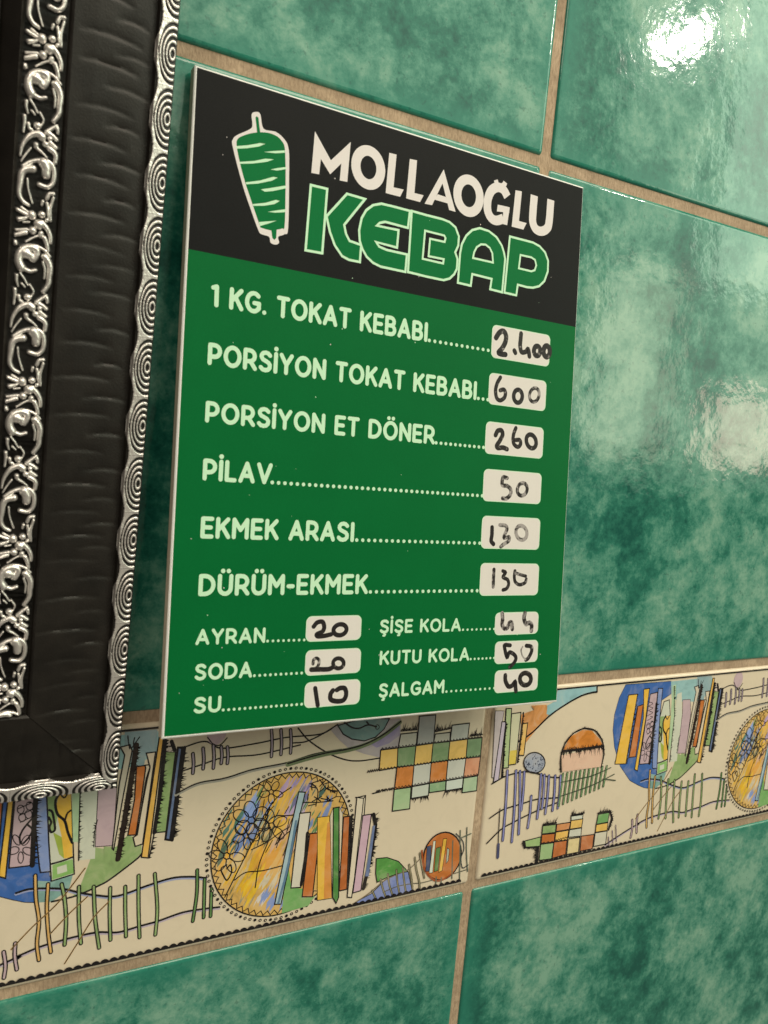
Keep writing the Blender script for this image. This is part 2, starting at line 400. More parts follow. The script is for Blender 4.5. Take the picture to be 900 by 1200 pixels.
fo(B_([(682, 180), (716, 178), (618, 930), (580, 925)]), P(96, 108, 130), 0.0009)
art.fringe(B_([(735, 180), (690, 500), (635, 930)]), 0.0026, 1, INK, 1300, 0.0020)
# wavy rail fence under it
li(J_([(65, 580), (130, 563), (250, 563), (320, 578), (380, 588), (460, 594), (520, 579), (600, 549), (700, 520), (780, 515), (835, 520)]), 0.0012, P(150, 150, 168, 0.3))
li(J_([(65, 576), (130, 559), (250, 559), (320, 574), (380, 584), (460, 590), (520, 575), (600, 545), (700, 515), (780, 510), (835, 515)]), 0.0007)
low = cat(H_([(40, 945), (100, 905), (170, 860), (215, 835)]), J_([(60, 838), (160, 795), (250, 768), (320, 750), (400, 735), (480, 735), (560, 712), (640, 690), (740, 655), (830, 640), (890, 633)]))
art.stroke(low + np.array([0, -0.0005]), 0.0012, P(178, 158, 160, 0.2)); li(low, 0.0007)
def post(pts, mat, w): art.stroke(pts, w + 0.00085, INK); art.stroke(pts, w * 0.85, mat)
for pts, mt in (([(15, 815), (22, 870), (16, 920)], LIL), ([(62, 780), (60, 830), (68, 886)], LIL), ([(143, 505), (146, 600), (158, 690), (150, 780), (158, 848)], P(206, 158, 88)),
                ([(195, 540), (190, 640), (196, 740), (206, 816)], P(206, 158, 88)), ([(250, 540), (262, 600), (268, 690), (262, 786)], GRN), ([(320, 550), (320, 680), (328, 780)], GRN),
                ([(380, 550), (386, 680), (402, 798)], GRN), ([(447, 555), (445, 660), (448, 766)], GRN), ([(508, 550), (508, 650), (511, 752)], GRN), ([(562, 505), (562, 640), (566, 756)], GRN),
                ([(628, 498), (638, 640), (630, 745)], GRN), ([(800, 483), (798, 580), (782, 690)], P(92, 124, 66)), ([(830, 520), (826, 675)], P(92, 124, 66)), ([(858, 560), (854, 670)], P(92, 124, 66))):
    post(J_(pts), mt, 0.0009)
for pts in ([(345, 475), (240, 610), (130, 715), (45, 805)], [(355, 590), (280, 660), (205, 740)], [(442, 610), (380, 675), (320, 770), (262, 862)]):
    li(J_(pts), 0.0006, P(206, 158, 88)); li(J_(pts), 0.0003)
# curves, small posts and ball behind the board's foot
li(K_([(15, 228), (80, 197), (160, 182), (240, 157), (340, 137), (420, 112), (500, 98)]), 0.0014, P(150, 140, 120, 0.5))
li(K_([(15, 225), (80, 194), (160, 179), (240, 154), (340, 134), (420, 109), (500, 95)]), 0.0005)
li(K_([(30, 92), (100, 72), (150, 92), (250, 78), (340, 60), (440, 50), (490, 22)]), 0.0005); li(K_([(30, 160), (90, 140), (160, 118), (260, 110), (380, 82)]), 0.0005)
art.disc(K_([(135, 48)])[0], 0.0042, LIL, 20, 0.0050); li(K_([(108, 60), (125, 80), (145, 82), (165, 62)]), 0.0004)
for x, y0, y1 in ((65, 108, 165), (95, 92, 152), (125, 84, 150), (148, 88, 136), (166, 88, 136), (295, 38, 116), (323, 38, 110), (351, 38, 106)):
    post(K_([(x, y0), (x + 2, (y0 + y1) / 2), (x, y1)]), P(160, 140, 140), 0.0008)
art.fill(D_([(390, 55), (900, 12), (890, 240), (730, 330), (600, 300), (470, 250), (400, 190), (330, 110)]), P(172, 156, 146, 0.5))
art.fill(D_([(640, 215), (760, 150), (890, 45), (888, 150), (800, 215), (700, 250)]), P(146, 130, 148, 0.7))
fo(D_([(385, 70), (430, 140), (500, 180), (600, 195), (690, 165), (760, 100), (805, 15), (600, 10)]), P(112, 136, 124, 0.5), 0.0006)
li(D_([(440, 45), (500, 85), (560, 92), (630, 65), (700, 80)]), 0.0006); li(D_([(620, 40), (640, 65)]), 0.0006)
art.stroke(D_([(706 + 16 * math.cos(t), 82 + 18 * math.sin(t)) for t in np.linspace(0, 6.28, 9)[:-1]]), 0.0004, INK, closed=True, n=3)
li(D_([(65, 92), (150, 190), (300, 290), (440, 345), (560, 357), (722, 335)]), 0.0005)
li(D_([(20, 212), (130, 200), (260, 140), (385, 62)]), 0.0005)
li(D_([(-20, 385), (140, 338), (300, 298), (470, 268), (620, 222), (760, 148), (890, 45)]), 0.0022, P(104, 112, 74, 0.6)); li(D_([(-20, 378), (140, 330), (300, 290), (470, 260), (620, 215), (760, 140), (895, 38)]), 0.0006)
# the big streaked medallion: true circle through traced rim points
rim = C_([(85, 560), (520, 103), (120, 420), (300, 180), (700, 160), (350, 882), (130, 760), (780, 290)])
Am = np.c_[2 * rim, np.ones(len(rim))]; sol = np.linalg.lstsq(Am, (rim ** 2).sum(1), rcond=None)[0]
cc = sol[:2]; cr = math.sqrt(sol[2] + cc @ cc)
art.disc(cc, cr, P(206, 160, 84, 0.8), 64)
zones = [((180, 400), (70, 110, 92)), ((250, 330), (112, 134, 170)), ((300, 290), (140, 156, 190)), ((270, 430), (106, 124, 160)), ((330, 200), (112, 132, 72)), ((280, 250), (96, 138, 84)), ((400, 200), (206, 152, 60)),
         ((470, 160), (182, 150, 168)), ((560, 160), (160, 140, 172)), ((600, 200), (120, 112, 140)), ((660, 180), (72, 96, 82)), ((690, 250), (124, 136, 166)), ((600, 270), (90, 124, 74)), ((450, 300), (226, 168, 60)), ((500, 330), (186, 156, 172)),
         ((400, 400), (150, 150, 120)), ((440, 370), (222, 170, 64)), ((140, 600), (226, 160, 48)), ((220, 600), (208, 176, 120)), ((300, 560), (222, 164, 56)), ((380, 560), (216, 150, 60)), ((330, 470), (120, 110, 70)), ((450, 480), (206, 160, 120)), ((200, 690), (228, 168, 44)), ((300, 700), (230, 176, 48)),
         ((260, 740), (228, 166, 40)), ((380, 700), (206, 186, 150)), ((340, 780), (206, 190, 170)), ((370, 760), (130, 142, 176)), ((240, 800), (150, 140, 110)), ((330, 850), (104, 118, 84)), ((180, 770), (110, 104, 70)), ((420, 640), (216, 166, 90)), ((150, 500), (74, 96, 74))]
zc = C_([z[0] for z in zones]); rs = random.Random(11)
sdir = C_([(300, 600), (360, 480)]); sdir = (sdir[1] - sdir[0]) / np.linalg.norm(sdir[1] - sdir[0]); sn = np.array([-sdir[1], sdir[0]])
zk = art.z
for k in range(520):
    art.z = zk + (k % 60) * art.step
    a, rr = rs.uniform(0, 2 * math.pi), cr * 0.97 * math.sqrt(rs.random()); q = cc + rr * np.array([math.cos(a), math.sin(a)])
    j = int(np.argmin(np.linalg.norm(zc - q + np.array([rs.gauss(0, 1), rs.gauss(0, 1)]) * 0.0014, axis=1))); rgb = zones[j][1]
    l, w = (rs.uniform(0.003, 0.0085), rs.uniform(0.0006, 0.0016)) if k < 260 else (rs.uniform(0.0015, 0.005), rs.uniform(0.0002, 0.0005))
    pts = [q - sdir * l, q - sdir * l * 0.2 + sn * w, q + sdir * l, q + sdir * l * 0.2 - sn * w]
    if max(np.linalg.norm(x - cc) for x in pts) < cr * 0.99: art.fill(pts, P(*rgb, 0.5))
art.z = zk + 62 * art.step
def ring(r, w): art.stroke([cc + r * np.array([math.cos(t), math.sin(t)]) for t in np.linspace(0, 2 * math.pi, 72, endpoint=False)], w, INK, smooth=False, closed=True)
ring(cr, 0.0006)
art.stroke([cc + cr * (0.985 if i % 2 else 0.925) * np.array([math.cos(i * math.pi / 58), math.sin(i * math.pi / 58)]) for i in range(116)], 0.00042, INK, smooth=False, closed=True)
for i in range(86):
    t = 2 * math.pi * i / 86 + 0.02; q = cc + cr * 1.055 * np.array([math.cos(t), math.sin(t)])
    zq = art.z; art.disc(q, 0.00078, INK, 8, 0.00072)
    if i % 3: art.disc(q, 0.0003, CREAM, 6)
    art.z = zq
def flower(Z, c, r, n, w, rot=0.0, el=0.6):
    for t in range(n):
        an = 2 * math.pi * t / n + rot; cx, cy = c[0] + r * 0.62 * math.cos(an), c[1] + r * 0.62 * math.sin(an)
        art.stroke(Z([(cx + 0.45 * r * math.cos(s) * math.cos(an) - 0.45 * el * r * math.sin(s) * math.sin(an), cy + 0.45 * r * math.cos(s) * math.sin(an) + 0.45 * el * r * math.sin(s) * math.cos(an)) for s in np.linspace(0, 2 * math.pi, 10, endpoint=False)]), w, INK, closed=True, n=3)
    art.stroke(Z([(c[0] + 0.2 * r * math.cos(s), c[1] + 0.2 * r * math.sin(s)) for s in np.linspace(0, 2 * math.pi, 8, endpoint=False)]), w, INK, closed=True, n=3)
flower(C_, (290, 365), 95, 6, 0.0005, 0.4, 0.75); flower(C_, (262, 445), 70, 5, 0.00045, 0.2); flower(C_, (160, 553), 88, 6, 0.00045, 0.1); flower(C_, (395, 395), 85, 5, 0.0004, 0.8); flower(C_, (395, 215), 60, 5, 0.0004, 0.3)
li(C_([(160, 600), (130, 620), (145, 660), (162, 680), (185, 640), (180, 600), (160, 620)]), 0.0005)
for pts in ([(300, 480), (345, 360), (420, 250), (500, 190)], [(330, 440), (400, 350), (480, 340), (530, 335)], [(290, 520), (370, 480), (440, 430), (490, 400)], [(200, 680), (260, 640), (350, 630), (450, 605)],
            [(310, 720), (330, 600), (380, 470), (390, 400)], [(150, 770), (190, 690), (240, 590), (300, 470)], [(560, 270), (640, 270), (720, 262)], [(610, 170), (640, 210), (630, 290)], [(650, 150), (690, 200), (740, 210)], [(520, 400), (470, 440), (420, 490)]):
    li(C_(pts), 0.00042)
for k in range(26):
    art.z -= art.step; x, y = rs.uniform(300, 480), rs.uniform(230, 560); li(C_([(x, y), (x + rs.uniform(10, 40), y - rs.uniform(30, 90))]), 0.0003)
for k in range(18):
    art.z -= art.step; x, y = rs.uniform(590, 720), rs.uniform(150, 290); li(C_([(x, y), (x + rs.uniform(-10, 50), y + rs.uniform(-40, 40))]), 0.0004)
# slats in front of the medallion
art.fill(C_([(480, 560), (500, 720), (560, 725), (560, 775), (625, 765), (590, 815), (450, 855)]), P(112, 156, 84))
fo(C_([(540, 215), (574, 217), (530, 400), (490, 600), (446, 806), (412, 808), (470, 530)]), P(160, 176, 170))
art.stroke(C_([(525, 370), (500, 520), (470, 660), (432, 800)]), 0.0012, P(90, 116, 130))
fo(C_([(545, 328), (602, 322), (575, 520), (550, 718), (498, 722), (520, 520)]), P(206, 192, 164, 0.2))
art.fringe(C_([(585, 432), (575, 560), (552, 705)]), 0.0014, 1, INK, 1500, 0.0022)
fo(C_([(598, 435), (650, 430), (612, 768), (557, 768)]), ORA)
fo(C_([(638, 350), (702, 342), (714, 775), (637, 787)]), YEL, 0.0003); art.fill(C_([(690, 380), (706, 370), (712, 770), (672, 780), (676, 560)]), P(206, 134, 60))
fo(C_([(704, 345), (720, 300), (724, 745), (716, 765)]), CREAM, 0.0003)
fo(C_([(722, 300), (752, 295), (750, 770), (736, 802), (718, 770)]), DGR)
fo(C_([(754, 295), (772, 330), (756, 650)]), CREAM, 0.0003)
fo(C_([(776, 347), (808, 343), (793, 728), (752, 737)]), P(176, 96, 44))
art.fringe(C_([(818, 343), (812, 500), (805, 690)]), 0.0018, 1, INK, 1500, 0.0018)
fo(C_([(846, 245), (892, 234), (884, 335), (850, 560), (818, 772), (795, 770)]), P(212, 192, 158, 0.15)); li(F_([(40, 25), (95, 30), (105, 12)]), 0.0004); li(F_([(95, 30), (85, 130), (65, 280), (20, 690)]), 0.0004)
fo(F_([(90, 152), (150, 143), (112, 420), (76, 680), (20, 697), (55, 430)]), P(196, 158, 160, 0.3))
art.fringe(F_([(165, 145), (180, 220), (150, 420), (95, 665)]), 0.0022, 1, INK, 1500, 0.0026)
art.fill(F_([(160, 225), (176, 222), (150, 420), (132, 580), (106, 580)]), P(104, 114, 140))
fo(F_([(185, 455), (260, 448), (340, 475), (408, 548), (330, 562), (250, 592), (190, 622), (180, 560)]), P(86, 140, 62, 0.8), 0.0005)
fo(F_([(20, 772), (150, 702), (250, 602), (330, 562), (408, 547), (436, 682), (250, 738)]), P(122, 130, 166, 0.6), 0.0004)
li(F_([(20, 775), (130, 702), (240, 612), (330, 567), (410, 532), (500, 452)]), 0.0006, P(110, 96, 70)); li(F_([(230, 692), (330, 652), (430, 632), (520, 622), (700, 570), (830, 530)]), 0.0005, P(90, 84, 66))
for a in ([(155, 680), (185, 748)], [(215, 600), (228, 660), (248, 718)], [(265, 565), (276, 640), (296, 706)], [(325, 535), (332, 620), (346, 698)], [(370, 520), (378, 600), (392, 692)], [(415, 498), (432, 600), (440, 684)],
          [(455, 448), (468, 540), (485, 610), (490, 672)], [(490, 418), (505, 500), (522, 590)]):
    art.stroke(F_(a), 0.0011, P(70, 66, 46)); art.stroke(F_(a), 0.0004, P(150, 136, 100))
fo(F_([(648 + 132 * math.cos(t) + 22 * math.sin(t) * -1, 438 + 168 * math.sin(t)) for t in np.linspace(0, 2 * math.pi, 28, endpoint=False)]), P(184, 104, 44), 0.0008)
art.stroke(F_([(505, 400), (520, 520), (580, 600), (640, 608), (720, 560)]), 0.0010, P(150, 72, 30))
for q, mt in (([(540, 372), (572, 362), (560, 545), (530, 545)], P(70, 76, 96)), ([(585, 332), (602, 330), (580, 555), (555, 558)], P(206, 200, 170, 0.2)), ([(605, 382), (637, 372), (617, 540), (590, 548)], P(96, 124, 66)),
              ([(655, 317), (680, 315), (647, 540), (622, 552)], YEL), ([(682, 380), (698, 390), (690, 470), (674, 490)], P(170, 168, 140))):
    fo(F_(q), mt, 0.0003)
for a in ([(775, 258), (772, 420), (770, 595)], [(822, 238), (818, 400), (826, 545)], [(722, 330), (718, 460), (716, 595)], [(605, 585), (602, 645)], [(640, 590), (640, 640)], [(780, 310), (850, 280)]):
    li(F_(a), 0.0007, P(92, 96, 76))
art.stroke(F_([(745, 280), (790, 330), (800, 390), (780, 450), (790, 520), (830, 500)]), 0.0006, P(60, 62, 56))
# the woven check at the tile's right end
top = E_([(95, 293), (216, 278), (343, 262), (463, 245), (581, 232), (706, 215), (808, 205)])
r1 = E_([(85, 437), (210, 413), (329, 400), (450, 381), (568, 365), (694, 350), (796, 340)]); r2 = E_([(70, 588), (192, 570), (316, 548), (438, 525), (554, 507), (676, 487), (779, 470)])
for k, mt in enumerate((P(222, 176, 92), P(120, 140, 92), P(222, 176, 92), P(120, 140, 92), P(222, 176, 92), P(120, 140, 96))): fo([top[k], top[k + 1], r1[k + 1], r1[k]], mt)
for k, mt in ((1, P(202, 122, 56)), (2, P(196, 188, 164, 0.2)), (3, P(202, 122, 56)), (4, P(196, 188, 164, 0.2)), (5, SAL)): fo([r1[k], r1[k + 1], r2[k + 1], r2[k]], mt)
for q, mt in (([(190, 570), (308, 553), (298, 705), (177, 722)], P(160, 178, 126)), ([(316, 550), (436, 528), (430, 612), (310, 632)], P(192, 190, 164, 0.2)), ([(438, 527), (553, 508), (550, 575), (435, 592)], P(140, 164, 116)),
              ([(556, 508), (675, 488), (668, 560), (552, 578)], P(196, 196, 172, 0.2)), ([(678, 490), (776, 474), (768, 578), (668, 592)], P(164, 178, 136))): fo(E_(q), mt)
for q, mt in (([(236, 180), (352, 168), (344, 262), (218, 277)], P(176, 166, 142, 0.3)), ([(368, 55), (482, 45), (466, 243), (350, 258)], P(156, 150, 136, 0.3)), ([(480, 180), (584, 168), (580, 230), (466, 244)], P(176, 166, 142, 0.3)), ([(597, 118), (719, 103), (706, 214), (584, 230)], P(178, 172, 152, 0.3))): fo(E_(q), mt)
for a, b in ((top, 8), (r1, 9), (r2, 9)):
    art.zigzag(a[0] if b != 9 else a[0], a[-1], 32, 0.0010, INK, 0.0004)
art.zigzag(*E_([(0, 452), (85, 437)]), 6, 0.0010, INK); art.zigzag(*E_([(60, 592), (190, 570)]), 8, 0.0010, INK); li(E_([(38, 598), (90, 586)]), 0.0005)
for a, b in (((236, 160), (352, 150)), ((478, 165), (596, 140)), ((722, 195), (810, 185))): art.fringe(E_([a, b]), 0.0040, 1, INK, 1300, 0.0006); art.zigzag(*E_([a, b]), 6, 0.0009, INK)
for a, b in (((310, 632), (425, 612)), ((550, 580), (668, 558))): art.fringe(E_([a, b]), 0.0032, -1, INK, 1300, 0.0006); art.zigzag(*E_([a, b]), 6, -0.0008, INK)
# left end of the drawing (seen on the right-hand tile)
art.fill(cat(G_([(245, 40), (330, 10)]), I_([(200, 600), (360, 590), (380, 690)]), G_([(400, 70), (340, 140), (272, 225), (250, 120)])), P(204, 136, 74, 0.9))
art.fill(I_([(480, 438), (893, 398), (893, 455), (830, 465), (720, 500), (560, 590), (390, 700), (360, 690), (370, 600), (440, 560)]), P(140, 172, 164, 0.5))
li(I_([(-30, 1020), (100, 960), (225, 870), (390, 710), (560, 590), (720, 500), (830, 465), (895, 455)]), 0.0008); li(I_([(893, 400), (893, 455)]), 0.0008)
fo(G_([(82, 15), (138, 15), (70, 445), (60, 440)]), P(190, 172, 160, 0.3), 0.0003); fo(G_([(124, 85), (149, 85), (104, 455), (70, 472)]), P(186, 168, 170, 0.3))
fo(G_([(152, 0), (186, 0), (166, 378), (134, 382)]), P(166, 176, 120)); art.fringe(G_([(150, 90), (124, 440)]), 0.0012, 1, INK, 1800, 0.0014)
fo(G_([(186, 34), (246, 25), (212, 355), (165, 362)]), P(198, 188, 146, 0.3)); art.fill(G_([(176, 270), (220, 265), (210, 352), (168, 358)]), P(206, 176, 74))
fo(G_([(258, 98), (289, 92), (264, 300), (232, 300)]), P(222, 172, 90)); art.fringe(G_([(262, 28), (246, 180), (225, 345)]), 0.0010, 1, INK, 1800, 0.0012)
fo(G_([(332 + 68 * math.cos(t), 347 + 66 * math.sin(t)) for t in np.linspace(0, 2 * math.pi, 20, endpoint=False)]), P(150, 150, 152, 0.8), 0.0007)
for k in range(60):
    art.z -= art.step; t, q = rs.uniform(0, 6.28), 60 * math.sqrt(rs.random()); art.disc(G_([(332 + q * math.cos(t), 347 + q * math.sin(t))])[0], rs.uniform(0.0002, 0.0005), P(52, 56, 72), 5)
for pts in ([(60, 482), (150, 432), (260, 405), (330, 410), (420, 436), (500, 442)], [(45, 702), (120, 652), (180, 630), (260, 606), (350, 580), (480, 570)], [(28, 862), (120, 772), (200, 726), (290, 680), (380, 640), (480, 600)]): li(G_(pts), 0.0006)
for x0, y0, x1, y1 in ((160, 398, 130, 842), (215, 398, 188, 852), (240, 402, 232, 802), (268, 405, 248, 650), (312, 560, 290, 762), (375, 420, 350, 702), (396, 425, 380, 640), (425, 430, 402, 672), (465, 430, 448, 652), (500, 430, 482, 636)):
    art.stroke(G_([(x0, y0), ((x0 + x1) / 2 + 4, (y0 + y1) / 2), (x1, y1)]), 0.0017, P(52, 52, 76)); art.stroke(G_([(x0, y0), ((x0 + x1) / 2 + 4, (y0 + y1) / 2), (x1, y1)]), 0.0008, P(134, 130, 166))
li(G_([(112, 640), (104, 800), (98, 960)]), 0.0004); art.stroke(G_([(102, 870), (98, 950)]), 0.0018, P(70, 70, 92))
for k in range(11):
    t = k / 10; x0, y0, x1, y1 = 515 + 280 * t, 418 - 50 * t, 488 + 285 * t, 622 - 125 * t
    art.stroke(G_([(x0, y0), (x1, y1)]), 0.0014, P(40, 62, 34), smooth=False); art.stroke(G_([(x0, y0), (x1, y1)]), 0.0006, P(122, 150, 96), smooth=False)
for pts in ([(500, 472), (600, 452), (700, 430), (820, 378)], [(500, 560), (620, 520), (720, 482), (842, 420)], [(770, 450), (850, 460)]): li(G_(pts), 0.0006, P(40, 58, 36))
dome = [(502, 408), (500, 320), (525, 230), (580, 160), (650, 128), (720, 142), (765, 205), (776, 290), (758, 375)]
art.fill(G_([(505, 300), (640, 275), (772, 248), (756, 372), (510, 405)]), PEACH); art.fill(G_([(518, 262), (560, 182), (640, 137), (700, 142), (750, 198), (770, 242), (640, 262)]), P(200, 120, 44, 0.8))
li(G_(dome), 0.0006); art.fringe(G_(dome), 0.0012, 1, INK, 1500, 0.0004)
art.fringe(G_([(518, 272), (640, 258), (772, 240)]), 0.0042, -1, INK, 1500, 0.0020); art.fringe(G_([(518, 262), (640, 250), (772, 232)]), 0.0016, 1, INK, 1500, 0)
for q, mt in (([(385, 750), (470, 740), (465, 792), (380, 802)], GRN), ([(380, 806), (462, 798), (458, 853), (375, 864)], ORA), ([(372, 868), (455, 857), (441, 960), (362, 970)], P(150, 170, 112)), ([(475, 740), (562, 727), (553, 772), (470, 786)], P(200, 130, 76)),
              ([(469, 790), (551, 777), (540, 840), (462, 850)], P(222, 172, 82)), ([(457, 854), (540, 842), (530, 932), (445, 957)], P(184, 104, 52)), ([(567, 688), (642, 678), (638, 706), (566, 716)], P(200, 194, 166, 0.2)), ([(566, 716), (641, 705), (633, 760), (558, 771)], P(222, 176, 92)),
              ([(556, 775), (633, 763), (628, 815), (550, 823)], P(196, 188, 160, 0.2)), ([(548, 834), (622, 823), (612, 917), (538, 932)], P(212, 186, 128)), ([(632, 815), (713, 804), (701, 896), (622, 912)], P(186, 112, 66)), ([(740, 676), (810, 664), (801, 726), (728, 740)], P(110, 150, 84)),
              ([(727, 742), (801, 729), (796, 779), (722, 791)], P(222, 174, 84)), ([(720, 795), (796, 782), (786, 866), (710, 881)], P(204, 190, 158, 0.2)), ([(270, 846), (372, 820), (366, 880), (276, 886)], P(150, 170, 104))): fo(G_(q), mt)
for a in ([(388, 742), (472, 730)], [(570, 682), (650, 668)], [(738, 668), (815, 655)]): art.fringe(G_(a), 0.0030, 1, INK, 1500, 0.0012)
art.fringe(G_([(815, 655), (828, 700), (806, 775)]), 0.0014, 1, INK, 1600, 0.0016); art.fringe(G_([(345, 985), (352, 890)]), 0.0022, 1, INK, 1700, 0.0030); art.fringe(G_([(270, 890), (262, 850)]), 0.0014, 1, INK, 1700, 0.0018); art.fringe(G_([(352, 890), (276, 888)]), 0.0009, 1, INK, 1500, 0.0010)
for a, b in (((375, 865), (540, 842)), ((462, 848), (550, 823))): art.zigzag(*G_([a, b]), 6, 0.0008, INK)
for x, y0, y1 in ((805, 820, 880), (830, 780, 870), (852, 745, 850)): li(G_([(x, y0), (x + 4, y1)]), 0.0006, P(110, 90, 100))
# ruled line along the top, scalloped line along the foot
art.stroke([(-hx + 0.002, hz - 0.0022), (hx - 0.003, hz - 0.0022)], 0.0009, INK, smooth=False)
foot = -hz + 0.0025; nz_ = 92; sc = [(-hx + 0.003, foot - 0.0005)]
for i in range(nz_ * 6 + 1):
    t = i / (nz_ * 6); sc.append((-hx + 0.003 + t * (2 * hx - 0.008), foot + 0.0003 + 0.0011 * abs(math.sin(math.pi * t * nz_)) ** 0.8))
sc.append((hx - 0.005, foot - 0.0005)); art.fill(sc, INK)

cream_m = print_mat((208, 186, 150), 0.12, 'cream_glaze')
bt0 = slab('border_tile', BW / 2, hz, cream_m, wall, (LX0 + BW / 2, 0.0, ZC + (BZ0 + BZ1) / 2))
art_o = art.build('printed_drawing', bt0)
for c in (-1, 1, 2):
    b = link_copy(bt0, wall); b.location = (LX0 + BW / 2 + c * TP, 0.0, ZC + (BZ0 + BZ1) / 2)
    link_copy(art_o, b)

# ------------------------------------------------------------------ the menu board
BT, BIP = 0.0981, -0.0085                           # leaning: its foot stands 24 mm off the wall
BWD, BHT, BTH = 0.1900, 0.2468, 0.0045
e1 = np.array([math.cos(BIP), 0, math.sin(BIP)])
e2 = np.array([-math.sin(BIP) * math.cos(BT), math.sin(BT), math.cos(BIP) * math.cos(BT)])
e2 = e2 - e1 * (e1 @ e2); e2 /= np.linalg.norm(e2); nrm = np.cross(e1, e2)      # -> toward the viewer (-y)
TL = np.array([0.0869, -0.0060, ZC + 0.1266]); BL = TL - BHT * e2
board = empty('menu_board')
mw = Matrix.Identity(4)
for i in range(3): mw[i][0] = e1[i]; mw[i][1] = -nrm[i]; mw[i][2] = e2[i]; mw[i][3] = BL[i]
board.matrix_world = mw
board['label'] = 'green and black rectangular menu board with white price fields leaning off the tiled wall'
board['category'] = 'menu board'
def on_board(p): return on_plane(p, BL, e1, e2)
foam = Mat('foam_core'); foam.set(Base_Color=paint((196, 176, 142)), Roughness=0.8)
lam = Mat('white_laminate'); lam.set(Base_Color=(0.80, 0.80, 0.78), Roughness=0.4)
green = ink_mat('green_print', (0, 97, 43), k=0.84); black = ink_mat('black_print', (23, 22, 20), 0.46, 0.25)
mint = ink_mat('mint_print', (196, 226, 176), 0.45, 0.03, 0.86); white = ink_mat('white_print', (222, 207, 188), 0.45, 0.03, 0.86)
field = ink_mat('price_field_white', (222, 208, 186), 0.30, 0.02, 0.84)
tgreen = ink_mat('letter_green', (0, 103, 48), 0.42, 0.08, 0.86)
def rbox(name, w, h, y0, y1, mat, parent, bev=0.0005, side=None):
    V = []; F = []; mi = []
    for ins, y in ((0, y1), (0, y0 + bev * 0.6), (bev, y0)):
        V += [(ins, y, ins), (w - ins, y, ins), (w - ins, y, h - ins), (ins, y, h - ins)]
    for k in range(2):
        for i in range(4):
            j = (i + 1) % 4; F.append((4 * k + i, 4 * k + j, 4 * k + 4 + j, 4 * k + 4 + i)); mi.append(0 if k else (1 if side else 0))
    F += [(8, 9, 10, 11), (3, 2, 1, 0)]; mi += [0, 1 if side else 0]
    return mesh_obj(name, V, F, [mat] + ([side] if side else []), parent, mi)
rbox('panel', BWD, BHT, 0.0, BTH, lam.m, board, side=foam.m)
hv = on_board([(213.5, 290), (665.5, 381.7)])[:, 1].mean()
def sheet_rect(sh, x0, x1, z0, z1, mat): sh.fill([(x0, z0), (x1, z0), (x1, z1), (x0, z1)], mat)
I = 0.0009
s = Sheet(); sheet_rect(s, I, BWD - 0.0004, I, hv, green.m); s.build('green_print', board)
s = Sheet(); sheet_rect(s, I, BWD - 0.0004, hv, BHT - 0.0007, black.m)
rs = random.Random(4)
s.build('header_print', board)
wear = Sheet(base=4e-5)
for k in range(46):
    x, z = rs.uniform(0.004, BWD - 0.004), rs.uniform(0.006, BHT - 0.006)
    wear.disc((x, z), rs.uniform(0.00010, 0.00026), mint.m if rs.random() < 0.7 else white.m, 6, rs.uniform(0.00008, 0.0003))
wear.build('print_specks', board)['kind'] = 'stuff'
# --- emblem and heading
Z1 = Zoom(260, 120, 6.667, on_board); Z2 = Zoom(350, 140, 5.625, on_board); Z3 = Zoom(500, 190, 5.625, on_board)
lg = Sheet(base=6e-5)
lg.fill(catmull(Z1([(232, 95), (262, 75), (300, 92), (325, 205), (420, 230), (490, 290), (522, 370), (525, 560), (518, 980), (490, 1030), (440, 1050), (447, 1095), (420, 1112), (380, 1095), (368, 1050), (310, 1030), (285, 1000), (230, 850), (160, 640), (85, 350), (85, 290), (120, 255), (215, 212), (238, 180)]), 4, True), white.m)
lg.fill(catmull(Z1([(120, 290), (180, 255), (270, 235), (360, 238), (430, 265), (470, 305), (490, 350), (497, 480), (497, 700), (490, 965), (470, 985), (430, 995), (380, 1000), (310, 980), (295, 960), (240, 800), (180, 620), (140, 470), (118, 360)]), 4, True), tgreen.m)
lg.fill(Z1([(262, 118), (272, 108), (285, 120), (300, 240), (275, 240)]), tgreen.m); lg.fill(Z1([(385, 990), (428, 990), (424, 1060), (410, 1075), (394, 1060)]), tgreen.m)
for q in ([(112, 342), (200, 335), (300, 318), (338, 325), (290, 345), (200, 358), (112, 362)], [(330, 388), (400, 380), (492, 375), (492, 393), (420, 398)], [(138, 465), (250, 458), (340, 440), (405, 445), (350, 465), (240, 478), (140, 480)],
          [(380, 525), (440, 512), (502, 505), (502, 522), (430, 533)], [(186, 625), (300, 610), (400, 582), (435, 588), (390, 612), (280, 635), (190, 640)], [(305, 680), (360, 672), (498, 650), (498, 672), (400, 693), (335, 698)],
          [(240, 795), (340, 785), (420, 762), (452, 770), (410, 795), (330, 808), (245, 808)], [(358, 855), (420, 845), (494, 835), (494, 858), (420, 862)], [(288, 935), (350, 930), (425, 925), (370, 945), (298, 966)]):
    lg.fill(Z1(q), mint.m)
lg.build('skewer_emblem', board)
hd = Sheet(base=6e-5)
hd.fill(Z2([(107, 78), (212, 270), (343, 148), (320, 412), (270, 402), (281, 290), (207, 362), (146, 260), (135, 362), (83, 352)]), white.m)
def ell(Z, c, ex, ey, w): hd.stroke(Z([(c[0] + ex[0] * math.cos(t) + ey[0] * math.sin(t), c[1] + ex[1] * math.cos(t) + ey[1] * math.sin(t)) for t in np.linspace(0, 2 * math.pi, 40, endpoint=False)]), w, white.m, smooth=False, closed=True)
W0 = 0.0042
ell(Z2, (459, 317), (82, 24), (-5, 110), W0)
